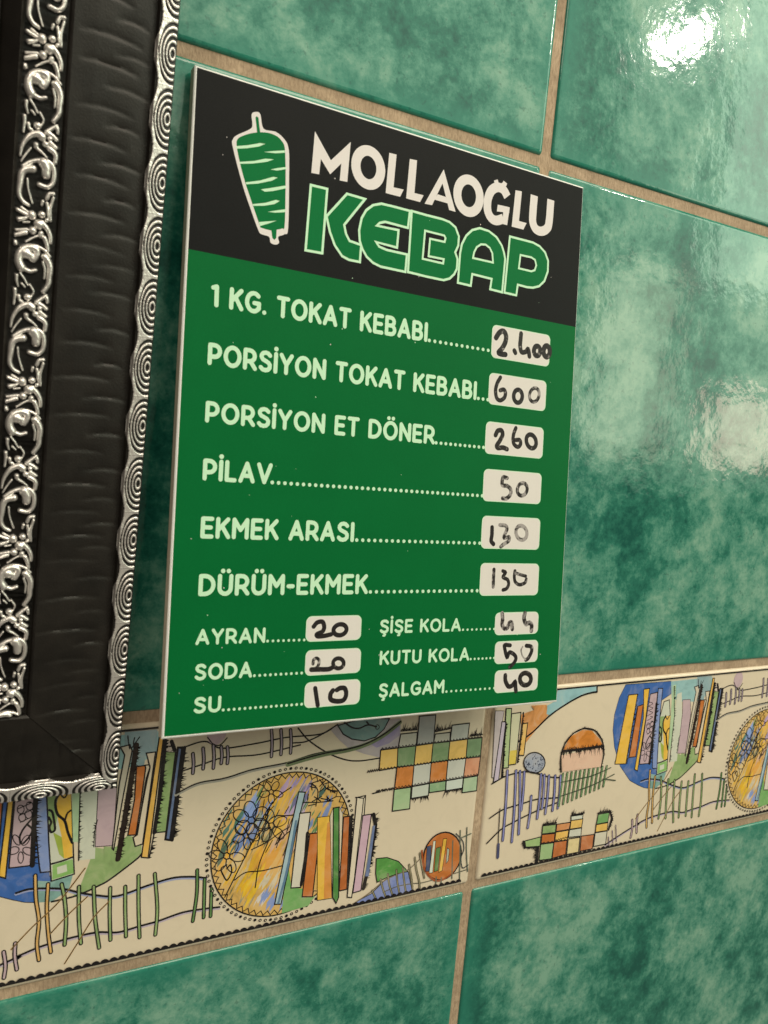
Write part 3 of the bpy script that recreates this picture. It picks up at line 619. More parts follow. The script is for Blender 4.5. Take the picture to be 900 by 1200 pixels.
hd.fill(Z2([(597, 220), (645, 232), (625, 448), (692, 462), (668, 510), (573, 485)]), white.m); hd.fill(Z2([(732, 260), (780, 270), (763, 485), (823, 500), (800, 545), (708, 520)]), white.m)
hd.fill(Z3([(112, 48), (104, 140), (35, 284), (-14, 274)]), white.m); hd.fill(Z3([(112, 48), (190, 328), (148, 316), (104, 140)]), white.m); hd.fill(Z3([(72, 212), (126, 230), (138, 272), (50, 247)]), white.m)
ell(Z3, (276, 222), (74, 20), (-5, 106), W0)
hd.stroke(Z3([(532, 228), (505, 182), (465, 166), (425, 190), (402, 250), (402, 320), (425, 368), (460, 385), (505, 372)]), W0, white.m, cap=False)
hd.fill(Z3([(468, 280), (547, 298), (543, 335), (462, 325)]), white.m); hd.fill(Z3([(505, 300), (547, 298), (530, 416), (500, 408)]), white.m)
hd.stroke(Z3([(455, 118), (465, 146), (488, 158), (510, 148), (518, 132)]), 0.0023, white.m, cap=False)
hd.fill(Z3([(585, 185), (627, 193), (608, 388), (658, 402), (637, 445), (560, 425)]), white.m)
hd.stroke(Z3([(709, 219), (700, 330), (699, 395), (718, 440), (754, 456), (790, 440), (806, 398), (818, 248)]), W0, white.m, cap=False)
hd.build('upper_heading', board)
kb = Sheet(base=6e-5)
def outl(Z, pts, holes=()):
    q = Z(pts); kb.fill(q, tgreen.m)
    for h in holes: kb.fill(Z(h), black.m)
    for h in holes: kb.stroke(Z(h), 0.0009, mint.m, smooth=False, closed=True)
    kb.stroke(q, 0.0010, mint.m, smooth=False, closed=True)
outl(Z2, [(80, 432), (188, 458), (155, 882), (45, 862)])
outl(Z2, [(318, 490), (437, 525), (300, 695), (312, 755), (335, 800), (412, 828), (403, 940), (330, 925), (285, 900), (238, 830), (205, 740), (183, 638)])
outl(Z2, [(733, 603), (640, 578), (545, 555), (490, 565), (445, 598), (415, 650), (398, 730), (402, 800), (420, 855), (448, 905), (490, 945), (540, 970), (703, 1005), (713, 890), (580, 860), (530, 838), (510, 808), (648, 845), (658, 730), (515, 700), (535, 682), (570, 675), (720, 715)])
outl(Z3, [(-99, 322), (0, 350), (100, 375), (150, 395), (190, 430), (212, 490), (208, 550), (188, 595), (203, 640), (198, 705), (180, 740), (150, 768), (110, 778), (0, 755), (-124, 724)], [[(-11, 452), (115, 484), (124, 500), (118, 526), (22, 505), (12, 620), (112, 640), (108, 668), (-27, 637)]])
outl(Z3, [(205, 795), (220, 600), (232, 540), (260, 485), (300, 448), (350, 435), (410, 455), (460, 495), (495, 550), (510, 600), (517, 640), (497, 858), (418, 838), (428, 770), (300, 738), (290, 815)], [[(305, 632), (312, 595), (330, 560), (358, 542), (388, 544), (415, 565), (432, 600), (437, 662)]])
outl(Z3, [(548, 490), (700, 530), (745, 555), (780, 595), (800, 650), (798, 720), (775, 785), (740, 818), (700, 828), (660, 824), (600, 808), (590, 878), (512, 860)], [[(618, 612), (690, 628), (714, 645), (722, 680), (712, 712), (690, 720), (607, 700)]])
kb.build('lower_heading', board)
# --- rounded stroke lettering
def arc(cx, cy, rx, ry, a0, a1, n=14): return [(cx + rx * math.cos(math.radians(a)), cy + ry * math.sin(math.radians(a))) for a in np.linspace(a0, a1, n)]
def bowl(x0, x1, y0, y1):
    r = (y1 - y0) / 2; return [(x0, y1), (x1 - r, y1)] + arc(x1 - r, (y0 + y1) / 2, r, r, 90, -90, 10)[1:-1] + [(x1 - r, y0), (x0, y0)]
O_ = arc(0.40, 0.5, 0.40, 0.5, 90, 450, 30)
S_ = [(0.56, 0.86), (0.44, 0.97), (0.30, 1.0), (0.14, 0.96), (0.05, 0.84), (0.05, 0.72), (0.14, 0.60), (0.32, 0.52), (0.48, 0.44), (0.57, 0.32), (0.56, 0.16), (0.46, 0.04), (0.30, 0.0), (0.14, 0.03), (0.02, 0.14)]
U_ = [(0, 1), (0, 0.34)] + arc(0.31, 0.33, 0.31, 0.33, 190, 350, 12) + [(0.62, 0.34), (0.62, 1)]
GL = {'A': (0.72, [[(0, 0), (0.36, 1), (0.72, 0)], [(0.14, 0.30), (0.58, 0.30)]]), 'B': (0.58, [bowl(0, 0.52, 0.52, 1), bowl(0, 0.58, 0, 0.52), [(0, 0), (0, 1)]]),
      'D': (0.68, [[(0, 0), (0, 1)], [(0, 1), (0.24, 1)] + arc(0.22, 0.5, 0.46, 0.5, 85, -85, 14) + [(0.22, 0), (0, 0)]]), 'E': (0.50, [[(0.5, 1), (0, 1), (0, 0), (0.5, 0)], [(0, 0.51), (0.44, 0.51)]]),
      'G': (0.72, [arc(0.40, 0.5, 0.40, 0.5, 48, 318, 24) + [(0.72, 0.20), (0.72, 0.46)], [(0.44, 0.46), (0.72, 0.46)]]), 'I': (0.0, [[(0, 0), (0, 1)]]), 'K': (0.58, [[(0, 0), (0, 1)], [(0.56, 1), (0.02, 0.38)], [(0.22, 0.62), (0.60, 0)]]),
      'L': (0.46, [[(0, 1), (0, 0), (0.46, 0)]]), 'M': (0.74, [[(0, 0), (0, 1), (0.37, 0.42), (0.74, 1), (0.74, 0)]]), 'N': (0.62, [[(0, 0), (0, 1), (0.62, 0), (0.62, 1)]]), 'O': (0.80, [O_]),
      'P': (0.56, [bowl(0, 0.56, 0.36, 1), [(0, 0), (0, 1)]]), 'R': (0.58, [bowl(0, 0.56, 0.38, 1), [(0, 0), (0, 1)], [(0.32, 0.38), (0.60, 0)]]), 'S': (0.58, [S_]), 'T': (0.58, [[(0, 1), (0.58, 1)], [(0.29, 1), (0.29, 0)]]),
      'U': (0.62, [U_]), 'V': (0.70, [[(0, 1), (0.35, 0), (0.70, 1)]]), 'Y': (0.64, [[(0, 1), (0.32, 0.45), (0.64, 1)], [(0.32, 0.45), (0.32, 0)]]), '1': (0.22, [[(0, 0.92), (0.20, 1.0), (0.22, 0)]]), '-': (0.26, [[(0, 0.40), (0.26, 0.40)]]), '.': (0.0, [[(0, 0.02), (0.001, 0.02)]]), ' ': (0.36, [])}
ACC = {'İ': ('I', 'dot'), 'Ö': ('O', 'uml'), 'Ü': ('U', 'uml'), 'Ş': ('S', 'ced')}
def text_line(txt, x0, x1, zb, ch, dots, slope):
    """caps of height ch from x0 to x1, then leader dots"""
    sh = Sheet(base=6e-5); sw = 0.198 * ch; gap = 0.155; adv = []; x = 0.5 * 0.185
    for i, c in enumerate(txt):
        w, st = GL[ACC[c][0] if c in ACC else c]; adv.append(x); x += w + gap + (0.185 if c != ' ' else 0.0)
    tot = x - gap - 0.0925 - (0.0 if txt[-1] != ' ' else 0)
    kx = (x1 - x0) / (tot * ch); jr = sw / 2
    for c, a in zip(txt, adv):
        base = ACC[c][0] if c in ACC else c; w, st = GL[base]
        def T(q):
            q = np.asarray(q, float); X = x0 + (a + q[:, 0]) * ch * kx
            return np.stack([X, zb + slope * (X - x0) + jr + q[:, 1] * (ch - sw)], 1)
        for q in st:
            if base == 'O': sh.stroke(T(q[:-1]), sw, mint.m, smooth=False, closed=True)
            else:
                q = np.asarray(q, float); cutp = [0]
                for i in range(1, len(q) - 1):
                    a0, a1 = q[i] - q[i - 1], q[i + 1] - q[i]
                    if a0 @ a1 / (np.linalg.norm(a0) * np.linalg.norm(a1) + 1e-9) < 0.80: cutp.append(i)
                cutp.append(len(q) - 1)
                for i0, i1 in zip(cutp[:-1], cutp[1:]): sh.stroke(T(q[i0:i1 + 1]), sw, mint.m, smooth=False)
        if c in ACC:
            k = ACC[c][1]
            if k == 'dot': sh.disc(T([(w / 2, 1.29)])[0], sw * 0.56, mint.m, 12)
            elif k == 'uml':
                for dx in (-0.155, 0.155): sh.disc(T([(w / 2 + dx, 1.29)])[0], sw * 0.53, mint.m, 12)
            else: sh.stroke(T([(0.30, -0.02), (0.29, -0.14), (0.40, -0.20), (0.36, -0.31), (0.22, -0.31)]), sw * 0.62, mint.m, smooth=False)
    o = sh.build('menu_line', board)
    if dots:
        xa, xb, n = dots; ds = Sheet(base=6e-5)
        for k in range(n):
            X = xa + (xb - xa) * k / (n - 1); ds.disc((X, zb + slope * (X - x0) + sw * 0.55), sw * 0.47, mint.m, 10)
        ds.build('leader_dots', o)
LINES = [('1 KG. TOKAT KEBABI', (247, 359), (247, 332), (500, 401), (503, 399), (572, 411), 12), ('PORSİYON TOKAT KEBABI', (243.5, 427.5), (245, 401), (557.5, 469), (560.5, 466), (571.5, 468), 3),
         ('PORSİYON ET DÖNER', (240.5, 495), (242, 469.5), (508.5, 521), (511, 519), (566.5, 524), 11), ('PİLAV', (237.6, 563), (239, 537), (318, 568), (319, 565), (565, 580), 39),
         ('EKMEK ARASI', (235, 631), (236.5, 605), (414, 635.3), (418, 632), (562, 636.5), 23), ('DÜRÜM-EKMEK', (232.5, 698.7), (234, 672.5), (430, 696.2), (434, 693), (559, 693), 20),
         ('AYRAN', (229, 756), (230, 737), (310.3, 753.5), (313.6, 750.5), (356.5, 749), 8), ('SODA', (227.8, 797.8), (229, 778), (294.8, 794), (298, 791), (353.5, 787), 10), ('SU', (226.5, 836.7), (227.5, 817), (258.3, 835.8), (261.5, 832), (353.5, 823.5), 16),
         ('ŞİŞE KOLA', (444.7, 742.6), (445.2, 726), (539.5, 740.7), (542.5, 738.5), (579, 737), 8), ('KUTU KOLA', (444.7, 779.5), (445.2, 762.7), (549.3, 774.6), (551.5, 772), (579, 770.5), 7), ('ŞALGAM', (443.5, 818), (444, 801), (519.9, 813.5), (523, 811), (579, 807), 11)]
for txt, b0, t0, b1, d0, d1, n in LINES:
    q = on_board([b0, t0, b1, d0, d1]); ch = q[1, 1] - q[0, 1]
    sl = max(-0.006, min(0.006, (q[2, 1] - q[0, 1]) / (q[2, 0] - q[0, 0])))
    text_line(txt, q[0, 0], q[2, 0], q[0, 1], ch, (q[3, 0], q[4, 0], n), sl)
# --- price fields and the marker figures written in them
M1 = Zoom(550, 370, 8.1818, on_board); M2 = Zoom(550, 480, 8.1818, on_board); M3 = Zoom(550, 595, 8.1818, on_board); M4 = Zoom(340, 710, 9.0, on_board); M5 = Zoom(550, 710, 9.0, on_board)
def marker(fade):
    M = Mat('marker_ink_%d' % int(fade * 100)); p = M.obj_coord()
    st = M.n('ShaderNodeMapping'); M.l(p, st.inputs[0]); st.inputs['Scale'].default_value = (1, 1, 1)
    a = M.noise(p, 420, 3, 0.6, 0.5)
    c = M.ramp(a, [(0.30, paint((30, 25, 23))), (max(0.36, 0.72 - fade * 0.35), paint((44, 38, 34))), (max(0.46, 0.86 - fade * 0.35), paint((150, 138, 124)))])
    M.l(c, M.b.inputs['Base Color']); M.set(Roughness=0.4, Specular_IOR_Level=0.15)
    return M.m
MK = {f: marker(f) for f in (0.0, 0.35, 0.75, 1.0)}
def o_(cx, cy, rx, ry, tilt=0.0): return [(cx + rx * math.cos(t) - tilt * ry * math.sin(t), cy + ry * math.sin(t)) for t in np.linspace(0, 2 * math.pi, 14, endpoint=False)]
# each: zoom, corners TL TR BR BL, strokes (points, width in zoom pixels, fade, closed)
PR = [(M1, [(218, 90), (775, 180), (765, 487), (208, 405)], [([(255, 212), (285, 165), (325, 148), (350, 190), (345, 250), (315, 310), (280, 352), (305, 368), (345, 372)], 36, .35, 0), ([(430, 335), (440, 355)], 32, 0, 0), ([(495, 172), (490, 230), (486, 290), (500, 348), (540, 345), (562, 322), (575, 390)], 32, .35, 0), (o_(648, 338, 30, 46), 34, .35, 1), (o_(740, 342, 30, 52), 36, .35, 1)]),
      (M1, [(188, 548), (740, 622), (728, 905), (180, 860)], [([(297, 592), (265, 650), (250, 720), (262, 790), (295, 812), (335, 785), (345, 738), (328, 708), (295, 716)], 28, .35, 0), (o_(465, 772, 41, 62), 30, .35, 1), (o_(622, 760, 46, 66, .1), 24, .75, 1)]),
      (M2, [(157, 112), (712, 172), (702, 470), (147, 425)], [([(250, 245), (270, 205), (305, 200), (318, 240), (290, 300), (262, 345), (275, 368), (320, 364), (360, 380)], 32, .35, 0), ([(445, 177), (425, 230), (418, 290), (430, 335), (465, 358), (490, 330), (480, 292), (440, 292)], 28, .35, 0), (o_(592, 305, 46, 66, -.15), 30, .35, 1)]),
      (M2, [(135, 570), (692, 607), (682, 905), (128, 880)], [([(360, 656), (322, 652), (315, 722), (360, 732), (395, 766), (390, 818), (352, 853), (318, 850)], 28, .75, 0), (o_(506, 765, 47, 60, .1), 26, .75, 1)]),
      (M3, [(117, 78), (678, 98), (670, 405), (113, 390)], [([(217, 188), (215, 260), (208, 318), (230, 348)], 30, 0, 0), ([(292, 165), (345, 172), (360, 205), (335, 265), (335, 290), (378, 280), (375, 318), (330, 348), (300, 374)], 26, .75, 0), (o_(498, 240, 52, 68, -.1), 26, 1.0, 1)]),
      (M3, [(103, 530), (665, 535), (660, 840), (98, 843)], [([(235, 592), (230, 680), (228, 758)], 26, .75, 0), ([(320, 606), (345, 622), (322, 665), (365, 690), (375, 735), (355, 775), (322, 788)], 25, .35, 0), ([(436, 606), (430, 660), (440, 712), (480, 738), (530, 720), (545, 685)], 24, .35, 0), ([(440, 626), (490, 642), (540, 656)], 22, .75, 0)]),
      (M4, [(168, 108), (752, 98), (747, 358), (163, 380)], [([(247, 218), (285, 175), (338, 168), (358, 215), (342, 268), (282, 298), (290, 320), (350, 318), (432, 300)], 36, 0, 0), (o_(525, 252, 68, 58, .15), 35, 0, 1)]),
      (M4, [(160, 468), (747, 442), (740, 705), (155, 738)], [([(240, 612), (248, 568), (280, 552), (305, 580), (290, 640), (255, 665)], 26, .75, 0), ([(222, 672), (300, 670), (400, 668), (440, 652)], 38, .35, 0), (o_(508, 606, 56, 53), 32, .35, 1)]),
      (M4, [(152, 808), (740, 770), (733, 1033), (147, 1080)], [([(263, 868), (275, 950), (290, 1048)], 36, 0, 0), ([(450, 892), (425, 930), (430, 988), (500, 1006), (565, 990), (590, 930), (575, 872), (530, 866), (492, 886)], 38, 0, 0)]),
      (M5, [(268, 68), (727, 62), (724, 295), (268, 308)], [([(345, 78), (350, 140), (345, 200), (368, 238), (400, 230), (420, 182), (445, 178), (452, 245)], 32, .75, 0), ([(585, 78), (575, 130), (595, 190), (630, 178), (655, 202), (652, 262)], 34, .75, 0)]),
      (M5, [(266, 375), (722, 358), (720, 592), (266, 612)], [([(430, 416), (376, 412), (370, 440), (396, 540), (422, 490), (470, 512), (490, 552), (470, 600), (425, 645)], 30, .35, 0), ([(600, 420), (650, 430), (655, 480), (622, 548), (596, 570)], 30, .35, 0), ([(560, 430), (545, 470), (560, 530), (590, 566)], 12, 1.0, 0)]),
      (M5, [(264, 680), (722, 655), (720, 890), (264, 918)], [([(378, 732), (380, 790), (410, 848), (450, 840), (480, 802), (485, 850), (490, 898)], 34, .35, 0), (o_(590, 772, 58, 64), 35, .35, 1)])]
for Z, cor, strokes in PR:
    c = Z(cor); x0, x1 = (c[0, 0] + c[3, 0]) / 2, (c[1, 0] + c[2, 0]) / 2; z1, z0 = (c[0, 1] + c[1, 1]) / 2, (c[2, 1] + c[3, 1]) / 2
    r = 0.0024; fs = Sheet(base=9e-5)
    pts = [(x1 - r + r * math.cos(a), z1 - r + r * math.sin(a)) for a in np.linspace(0, math.pi / 2, 7)] + [(x0 + r + r * math.cos(a), z1 - r + r * math.sin(a)) for a in np.linspace(math.pi / 2, math.pi, 7)] \
        + [(x0 + r + r * math.cos(a), z0 + r + r * math.sin(a)) for a in np.linspace(math.pi, 1.5 * math.pi, 7)] + [(x1 - r + r * math.cos(a), z0 + r + r * math.sin(a)) for a in np.linspace(1.5 * math.pi, 2 * math.pi, 7)]
    fs.fill(pts, mint.m); ctr = np.array([(x0 + x1) / 2, (z0 + z1) / 2]); sx, sz = 1 - 0.0006 / (x1 - x0), 1 - 0.0006 / (z1 - z0)
    fs.fill([(ctr[0] + (p[0] - ctr[0]) * sx, ctr[1] + (p[1] - ctr[1]) * sz) for p in pts], field.m)
    fo_ = fs.build('price_field', board)
    hs = Sheet(base=1.05e-4)
    for q, w, fade, closed in strokes:
        hs.stroke(Z(q), Z.len(q[0], w) * 1.30, MK[fade], closed=bool(closed), n=5)
    hs.build('handwritten_price', fo_)

# ------------------------------------------------------------------ the ornate frame
FT = math.radians(3.7)                              # hangs leaning forward
f_up = np.array([0, -math.sin(FT), math.cos(FT)]); f_n = np.array([0, -math.cos(FT), -math.sin(FT)])
FW, FH = 0.36, 0.46
FBR = np.array([0.0739, -0.0012, ZC - 0.1425])      # bottom right corner of its back
frame = empty('picture_frame')
mw = Matrix.Identity(4)
fy = -f_n
for i in range(3): mw[i][0] = EX[i]; mw[i][1] = fy[i]; mw[i][2] = f_up[i]; mw[i][3] = (FBR - EX * FW)[i]
frame.matrix_world = mw
frame['label'] = 'ornate black picture frame with silver scrollwork and silver fan-patterned edge hanging beside the menu board'
frame['category'] = 'picture frame'
def black_frame():
    M = Mat('black_frame_lacquer'); p = M.obj_coord()
    g = M.noise(p, 1400, 3, 0.6); h = M.noise(p, 90, 3, 0.6)
    M.l(M.ramp(h, [(0.3, (0.0085, 0.0070, 0.0058)), (0.75, (0.017, 0.0142, 0.0118))]), M.b.inputs['Base Color'])
    M.set(Roughness=0.46, IOR=1.45, Specular_IOR_Level=0.32); M.l(M.bump(g, 0.35, 0.00025), M.b.inputs['Normal'])
    return M.m
def silver_relief():
    M = Mat('worn_silver_relief'); p = M.obj_coord()
    at = M.n('ShaderNodeAttribute', attribute_name='raise'); f = at.outputs['Fac']
    w = M.noise(p, 700, 3, 0.6); f2 = M.math('ADD', f, M.math('MULTIPLY', M.math('SUBTRACT', w, 0.5), 0.28))
    k = M.ramp(f2, [(0.36, (0, 0, 0)), (0.56, (1, 1, 1))])
    M.l(M.mix(k, (0.010, 0.009, 0.008), (0.84, 0.80, 0.77)), M.b.inputs['Base Color'])
    bw = M.n('ShaderNodeRGBToBW'); M.l(k, bw.inputs[0])
    M.l(M.math('MULTIPLY', bw.outputs[0], 0.80), M.b.inputs['Metallic'])
    M.set(Roughness=0.33); M.l(M.bump(w, 0.5, 0.0004), M.b.inputs['Normal'])
    return M.m
BLK, SIL = black_frame(), silver_relief()
# rails share one construction: s runs along the rail, t inward from the outer edge, h out from the back
T_S1, T_P0, T_P1, T_O0, T_O1 = 0.0066, 0.0070, 0.0335, 0.0345, 0.0468
def rail_map(k):
    """(s, t, h) -> frame coordinates for rail k (0 right, 1 bottom, 2 left, 3 top); s from 0 at one outer corner"""
    if k == 0: return lambda s, t, h: (FW - t, -h, s)
    if k == 1: return lambda s, t, h: (FW - s, -h, t)
    if k == 2: return lambda s, t, h: (t, -h, FH - s)
    return lambda s, t, h: (s, -h, FH - t)
LEN = [FH, FW, FH, FW]
def prof(t):
    """height of the plain moulding"""
    return float(np.interp(t, [0, 0.0004, 0.0066, 0.0072, 0.014, 0.026, 0.0330, 0.0337, 0.0341, 0.0345, 0.0470, 0.0480, 0.0495, 0.0530, 0.0534, 0.0590, 0.0600],
                           [0.0120, 0.0128, 0.0138, 0.0122, 0.0136, 0.0156, 0.0162, 0.0157, 0.0150, 0.0156, 0.0156, 0.0168, 0.0150, 0.0100, 0.0112, 0.0104, 0.0070]))
def panel_dents(k):
    r = random.Random(20 + k); out = []; s = 0.012; i = 0
    while s < LEN[k]:
        a = 0.0085 if i % 2 else 0.0125
        out.append((s, a + r.uniform(-.002, .002), (0.0225 if i % 2 else 0.0325) + r.uniform(-.0025, .001), r.uniform(0.00028, 0.00060), r.uniform(-0.04, 0.04)))
        s += r.uniform(0.0042, 0.0068); i += 1
    return out
def make_rail(k):
    mp = rail_map(k); L = LEN[k]
    tt = [0.0, 0.0004, 0.0030, 0.0066, 0.0069] + list(np.linspace(0.0072, 0.0330, 44)) + [0.0335, 0.0338, 0.0341, 0.0345, 0.0408, 0.0470, 0.0475, 0.0480, 0.0487, 0.0495, 0.0512, 0.0530, 0.0534, 0.0560, 0.0590, 0.0600]
    ss = np.linspace(0, L, int(L / 0.0006)); dents = panel_dents(k)
    H = np.zeros((len(ss), len(tt)))
    for s0, t0, t1, amp, cv in dents:
        i0, i1 = np.searchsorted(ss, s0 - 0.006), np.searchsorted(ss, s0 + 0.006)
        for j, t in enumerate(tt):
            if t0 < t < t1:
                q = (t - t0) / (t1 - t0); env = math.sin(math.pi * q) ** 0.6
                d = ss[i0:i1] - (s0 + cv * (t - t0) + 0.0010 * math.sin(math.pi * q))
                H[i0:i1, j] -= amp * env * np.where(d > 0, np.exp(-d / 0.0016), np.exp(d / 0.00035))
    V, F = [], []
    n = len(tt)
    for i, s0 in enumerate(ss):
        for j, t in enumerate(tt):
            s = min(max(s0, t + 0.00012), L - t - 0.00012)
            V.append(mp(s, t, prof(t) + (H[i, j] if s == s0 else 0.0)))
    for i in range(len(ss) - 1):
        for j in range(n - 1):
            a, b = ss[i], ss[i + 1]
            if b < tt[j] or a > L - tt[j]: continue
            F.append((i * n + j, (i + 1) * n + j, (i + 1) * n + j + 1, i * n + j + 1))
    # outer side, inner side and back
    o = len(V)
    for s in (0, L): V += [mp(s, 0, 0), mp(s, 0, prof(0))]
    for s in (0.06, L - 0.06): V += [mp(s, 0.06, 0), mp(s, 0.06, prof(0.06))]
    F += [(o, o + 1, o + 3, o + 2), (o + 4, o + 6, o + 7, o + 5), (o, o + 2, o + 6, o + 4)]
    ob = mesh_obj('rail', V, F, BLK, frame, smooth=True)
    me = ob.data
    bm = bmesh.new(); bm.from_mesh(me); bmesh.ops.dissolve_degenerate(bm, dist=1e-7, edges=bm.edges); bmesh.ops.remove_doubles(bm, verts=bm.verts, dist=1e-7)
    bmesh.ops.recalc_face_normals(bm, faces=bm.faces); bm.to_mesh(me); bm.free()
    me.polygons.foreach_set('use_smooth', [True] * len(me.polygons))
    me.set_sharp_from_angle(angle=math.radians(40)) if hasattr(me, 'set_sharp_from_angle') else None
    return ob
rails = [make_rail(k) for k in range(4)]
def grid_part(name, k, s0, s1, t0, t1, fn, res, mat, parent, cut):
    """relief: fn(s - s0, t - t0) -> (height, raise); cut = trim to the mitre"""
    mp = rail_map(k); L = LEN[k]; S = np.arange(s0, s1 + res * 0.5, res); T = np.arange(t0, t1 + res * 0.5, res)
    ga, gb = np.meshgrid(S - s0, T - t0, indexing='ij'); hh, rr = fn(ga, gb)
    o0 = np.array(mp(s0, t0, 0)); V, A = [], []
    for i, s in enumerate(S):
        for j, t in enumerate(T):
            q = min(max(s, t + 1e-4), L - t - 1e-4) if cut else s
            V.append(np.array(mp(q, t, prof(t) + hh[i, j])) - o0); A.append(rr[i, j])
    n = len(T); F = []
    for i in range(len(S) - 1):
        for j in range(n - 1):
            if cut and (S[i + 1] < T[j] + 1e-4 or S[i] > L - T[j] - 1e-4): continue
            f = (i * n + j, (i + 1) * n + j, (i + 1) * n + j + 1, i * n + j + 1)
            F.append(f if k in (0, 1, 2, 3) else f[::-1])
    ob = mesh_obj(name, V, F, mat, parent, smooth=True)
    at = ob.data.attributes.new('raise', 'FLOAT', 'POINT'); at.data.foreach_set('value', [float(a) for a in A])
    nrm0 = ob.data.polygons[len(F) // 2].normal
    if nrm0.y > 0: ob.data.flip_normals()
    ob.location = o0
    return ob
FAN = 0.0206
def fan_fn(a, b):
    u = a - FAN / 2; v = b                                            # eye at the outer edge, middle of the fan
    rho = np.sqrt((u / 1.95) ** 2 + (v - 0.0013) ** 2)
    edge = 0.0058 + 0.0009 * np.cos(2 * math.pi * u / FAN)            # scalloped inner edge
    grooves = 0.5 + 0.5 * np.cos(2 * math.pi * (rho - 0.0009) / 0.00108)
    g = np.where(rho < 0.00515, np.clip((grooves - 0.44) * 3.4, 0, 1), 1.0)
    g = np.where(rho < 0.00045, 0.0, g)
    g = np.where(np.abs(v - edge) < 0.00055, 1.0, g)                  # bright rim
    g = np.where(v > edge + 0.00055, 0.0, g)
    g = np.where(v < 0.00022, 0.0, g)
    h = 0.0001 + 0.00060 * g - np.where(v > edge + 0.0006, 0.0007, 0.0)
    return h, g
fan_ph = [0.0040, 0.0172, 0.004, 0.004]
for k in range(4):
    s = -FAN + fan_ph[k]; first = None
    while s < LEN[k]:
        a, b = max(s, 0.0), min(s + FAN, LEN[k]); cut = s < 0.0075 or s + FAN > LEN[k] - 0.0075
        if b - a > 0.0012:
            if cut:
                off = a - s
                grid_part('fan_relief', k, a, b, 0.0003, 0.0074, (lambda x, y, off=off: fan_fn(x + off, y)), 0.00022, SIL, rails[k], True)
            elif first is None:
                first = (grid_part('fan_relief', k, s, s + FAN, 0.0003, 0.0074, fan_fn, 0.00018, SIL, rails[k], False), s)
            else:
                c = link_copy(first[0], rails[k]); c.location = tuple(np.array(first[0].location) + np.array(rail_map(k)(s, 0, 0)) - np.array(rail_map(k)(first[1], 0, 0)))
        s += FAN
# scrollwork: strokes traced on the frame, swept as rounded ridges
HO = 0.0175
fo_o = (FBR - EX * FW) + f_n * HO
def on_frame(p):
    q = on_plane(p, fo_o, EX, f_up); return np.stack([q[:, 1], FW - q[:, 0]], 1)     # (s from the foot, t from the right edge)
S1 = Zoom(10, 70, 10, on_frame); S2 = Zoom(5, 175, 10, on_frame)
SCR = [(S1, [(245, 375), (212, 290), (228, 195), (290, 135), (370, 135), (430, 175), (420, 245), (392, 292)], 50, 34), (S1, [(300, 200), (345, 230), (370, 285)], 62, 30), (S1, [(250, 128), (350, 106), (450, 136), (530, 192), (592, 272)], 26, 16), (S1, [(220, 372), (290, 402), (350, 432), (412, 426)], 30, 24),
       (S1, [(525, 268), (570, 332), (592, 420), (580, 520), (568, 620), (508, 706)], 40, 26), (S1, [(505, 330), (530, 430), (520, 540)], 16, 12), (S1, [(188, 468), (185, 530), (205, 605)], 24, 12), (S1, [(230, 442), (280, 522), (322, 605)], 15, 10), (S1, [(165, 640), (165, 720), (150, 825)], 24, 14), (S1, [(214, 728), (225, 790), (252, 802)], 20, 18),
       (S1, [(318, 755), (322, 757)], 40, 40), (S1, [(250, 578), (288, 625)], 15, 12), (S1, [(345, 600), (390, 690), (360, 760)], 14, 10), (S1, [(430, 832), (490, 790), (545, 758)], 28, 18), (S1, [(552, 790), (560, 845)], 22, 18), (S1, [(430, 835), (500, 880), (545, 925)], 28, 22), (S1, [(465, 910), (468, 912)], 28, 28),
       (S1, [(113, 1105), (135, 1000), (190, 910), (260, 858), (330, 852), (372, 890)], 14, 46), (S1, [(413, 975), (417, 977)], 34, 34), (S1, [(300, 978), (310, 1020), (370, 1072), (432, 1132)], 30, 9), (S1, [(462, 1030), (510, 1070), (535, 1120), (525, 1195)], 32, 24), (S1, [(472, 960), (542, 1022)], 26, 18), (S1, [(240, 1020), (180, 1090), (125, 1172)], 12, 10),
       (S2, [(312, 214), (232, 220), (182, 270), (165, 380), (150, 500), (190, 590), (262, 642)], 44, 20), (S2, [(200, 182), (290, 132), (390, 112), (480, 122), (550, 190), (567, 290), (545, 390), (480, 432), (390, 400)], 24, 28), (S2, [(440, 145), (470, 210), (470, 290)], 58, 46), (S2, [(250, 330), (262, 460), (310, 620)], 12, 10), (S2, [(480, 565), (508, 512), (556, 512)], 22, 24),
       (S2, [(556, 560), (522, 690), (524, 832)], 18, 14), (S2, [(480, 620), (490, 700), (500, 792)], 18, 14), (S2, [(420, 755), (423, 757)], 38, 38), (S2, [(478, 820), (481, 822)], 24, 24), (S2, [(432, 598), (420, 642)], 18, 14), (S2, [(300, 755), (304, 768)], 46, 46), (S2, [(250, 722), (178, 664)], 16, 15), (S2, [(242, 752), (130, 692)], 17, 24), (S2, [(240, 790), (150, 806)], 17, 28), (S2, [(270, 840), (200, 842)], 14, 12),
       (S2, [(383, 870), (387, 872)], 54, 54), (S2, [(420, 850), (480, 920), (520, 1010), (525, 1092)], 34, 18), (S2, [(310, 940), (312, 943)], 42, 42), (S2, [(240, 930), (112, 930)], 22, 15), (S2, [(232, 965), (100, 992)], 26, 24), (S2, [(100, 1078), (104, 1088)], 32, 30), (S2, [(412, 975), (402, 1002)], 30, 28), (S2, [(450, 1030), (480, 1110), (492, 1182)], 28, 20), (S2, [(230, 1070), (330, 1020), (400, 1000)], 12, 14)]
zz = S1([(300, 90)])[0]; zz3 = Zoom(0, 280, 10, on_frame)([(250, 50)])[0]
PER = abs(zz[0] - zz3[0]); s_top = zz[0] + 0.0005
segs = []
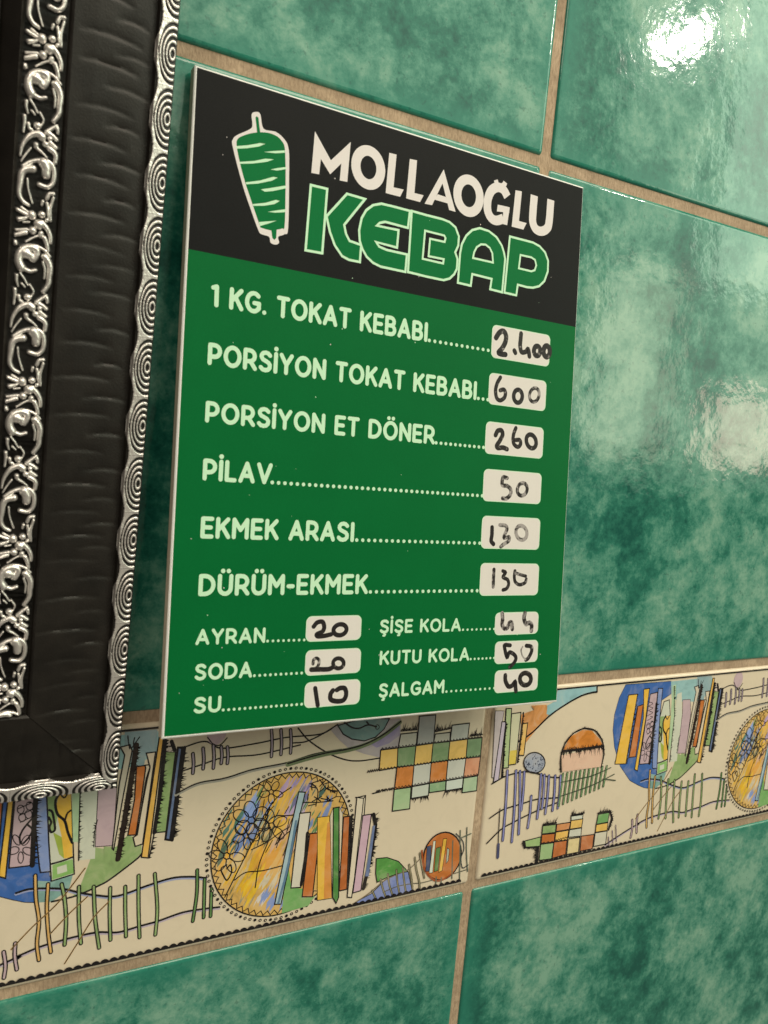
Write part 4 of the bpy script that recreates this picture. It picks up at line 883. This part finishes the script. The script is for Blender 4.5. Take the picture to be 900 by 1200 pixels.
for Z, pts, ra, rb in SCR:
    q = catmull(Z(pts), 6); sc_ = Z.len(pts[0], 1.0) * 1.16
    segs.append((q, np.linspace(ra, rb, len(q)) * sc_))
ctr_t = np.mean([s[0][:, 1].mean() for s in segs])
segs = [(np.stack([q[:, 0] - (s_top - PER), q[:, 1] - ctr_t + (T_O0 + T_O1) / 2 - T_O0], 1), r) for q, r in segs]
def orn_fn(a, b):
    h = np.zeros_like(a)
    for q, r in segs:
        for per in (-PER, 0.0, PER):
            x0, x1 = (q[:, 0] + per - r).min(), (q[:, 0] + per + r).max()
            if x1 < a.min() or x0 > a.max(): continue
            for i in range(len(q) - 1):
                p0, p1 = q[i] + (per, 0), q[i + 1] + (per, 0); d = p1 - p0; L2 = d @ d + 1e-14
                tt = np.clip(((a - p0[0]) * d[0] + (b - p0[1]) * d[1]) / L2, 0, 1); rr = r[i] + (r[i + 1] - r[i]) * tt
                ds = np.hypot(a - p0[0] - tt * d[0], b - p0[1] - tt * d[1]); k = np.clip(1 - (ds / rr) ** 2, 0, 1)
                h = np.maximum(h, (0.00065 + 0.85 * rr) * np.sqrt(k))
    lip = np.minimum(b, (T_O1 - T_O0) - b)
    h = np.where(lip < 0.0002, 0.0, h)
    return h, np.clip(h / 0.0011, 0, 1)
for k in range(4):
    s0, s1 = (T_O0, LEN[k] - T_O0) if k in (0, 2) else (T_O1 + 0.0005, LEN[k] - T_O1 - 0.0005)
    ph = (s_top - PER) if k in (0, 2) else s0 - 0.02
    st = ph - math.ceil((ph - s0) / PER) * PER if ph > s0 else ph
    while st + PER < s0: st += PER
    first = None
    while st < s1:
        a, b = max(st, s0), min(st + PER, s1)
        if b - a > 0.001:
            if a > st + 1e-6 or b < st + PER - 1e-6:
                off = a - st
                grid_part('scroll_ornament', k, a, b, T_O0, T_O1, (lambda x, y, off=off: orn_fn(x + off, y)), 0.00024, SIL, rails[k], False)
            elif first is None: first = (grid_part('scroll_ornament', k, a, b, T_O0, T_O1, orn_fn, 0.00021, SIL, rails[k], False), st)
            else:
                c = link_copy(first[0], rails[k]); c.location = tuple(np.array(first[0].location) + np.array(rail_map(k)(st, 0, 0)) - np.array(rail_map(k)(first[1], 0, 0)))
        st += PER
pan = Mat('dark_backing'); pan.set(Base_Color=(0.012, 0.011, 0.010), Roughness=0.3)
box('backing_panel', 0.0585, FW - 0.0585, -0.0068, -0.001, 0.0585, FH - 0.0585, pan.m, frame)
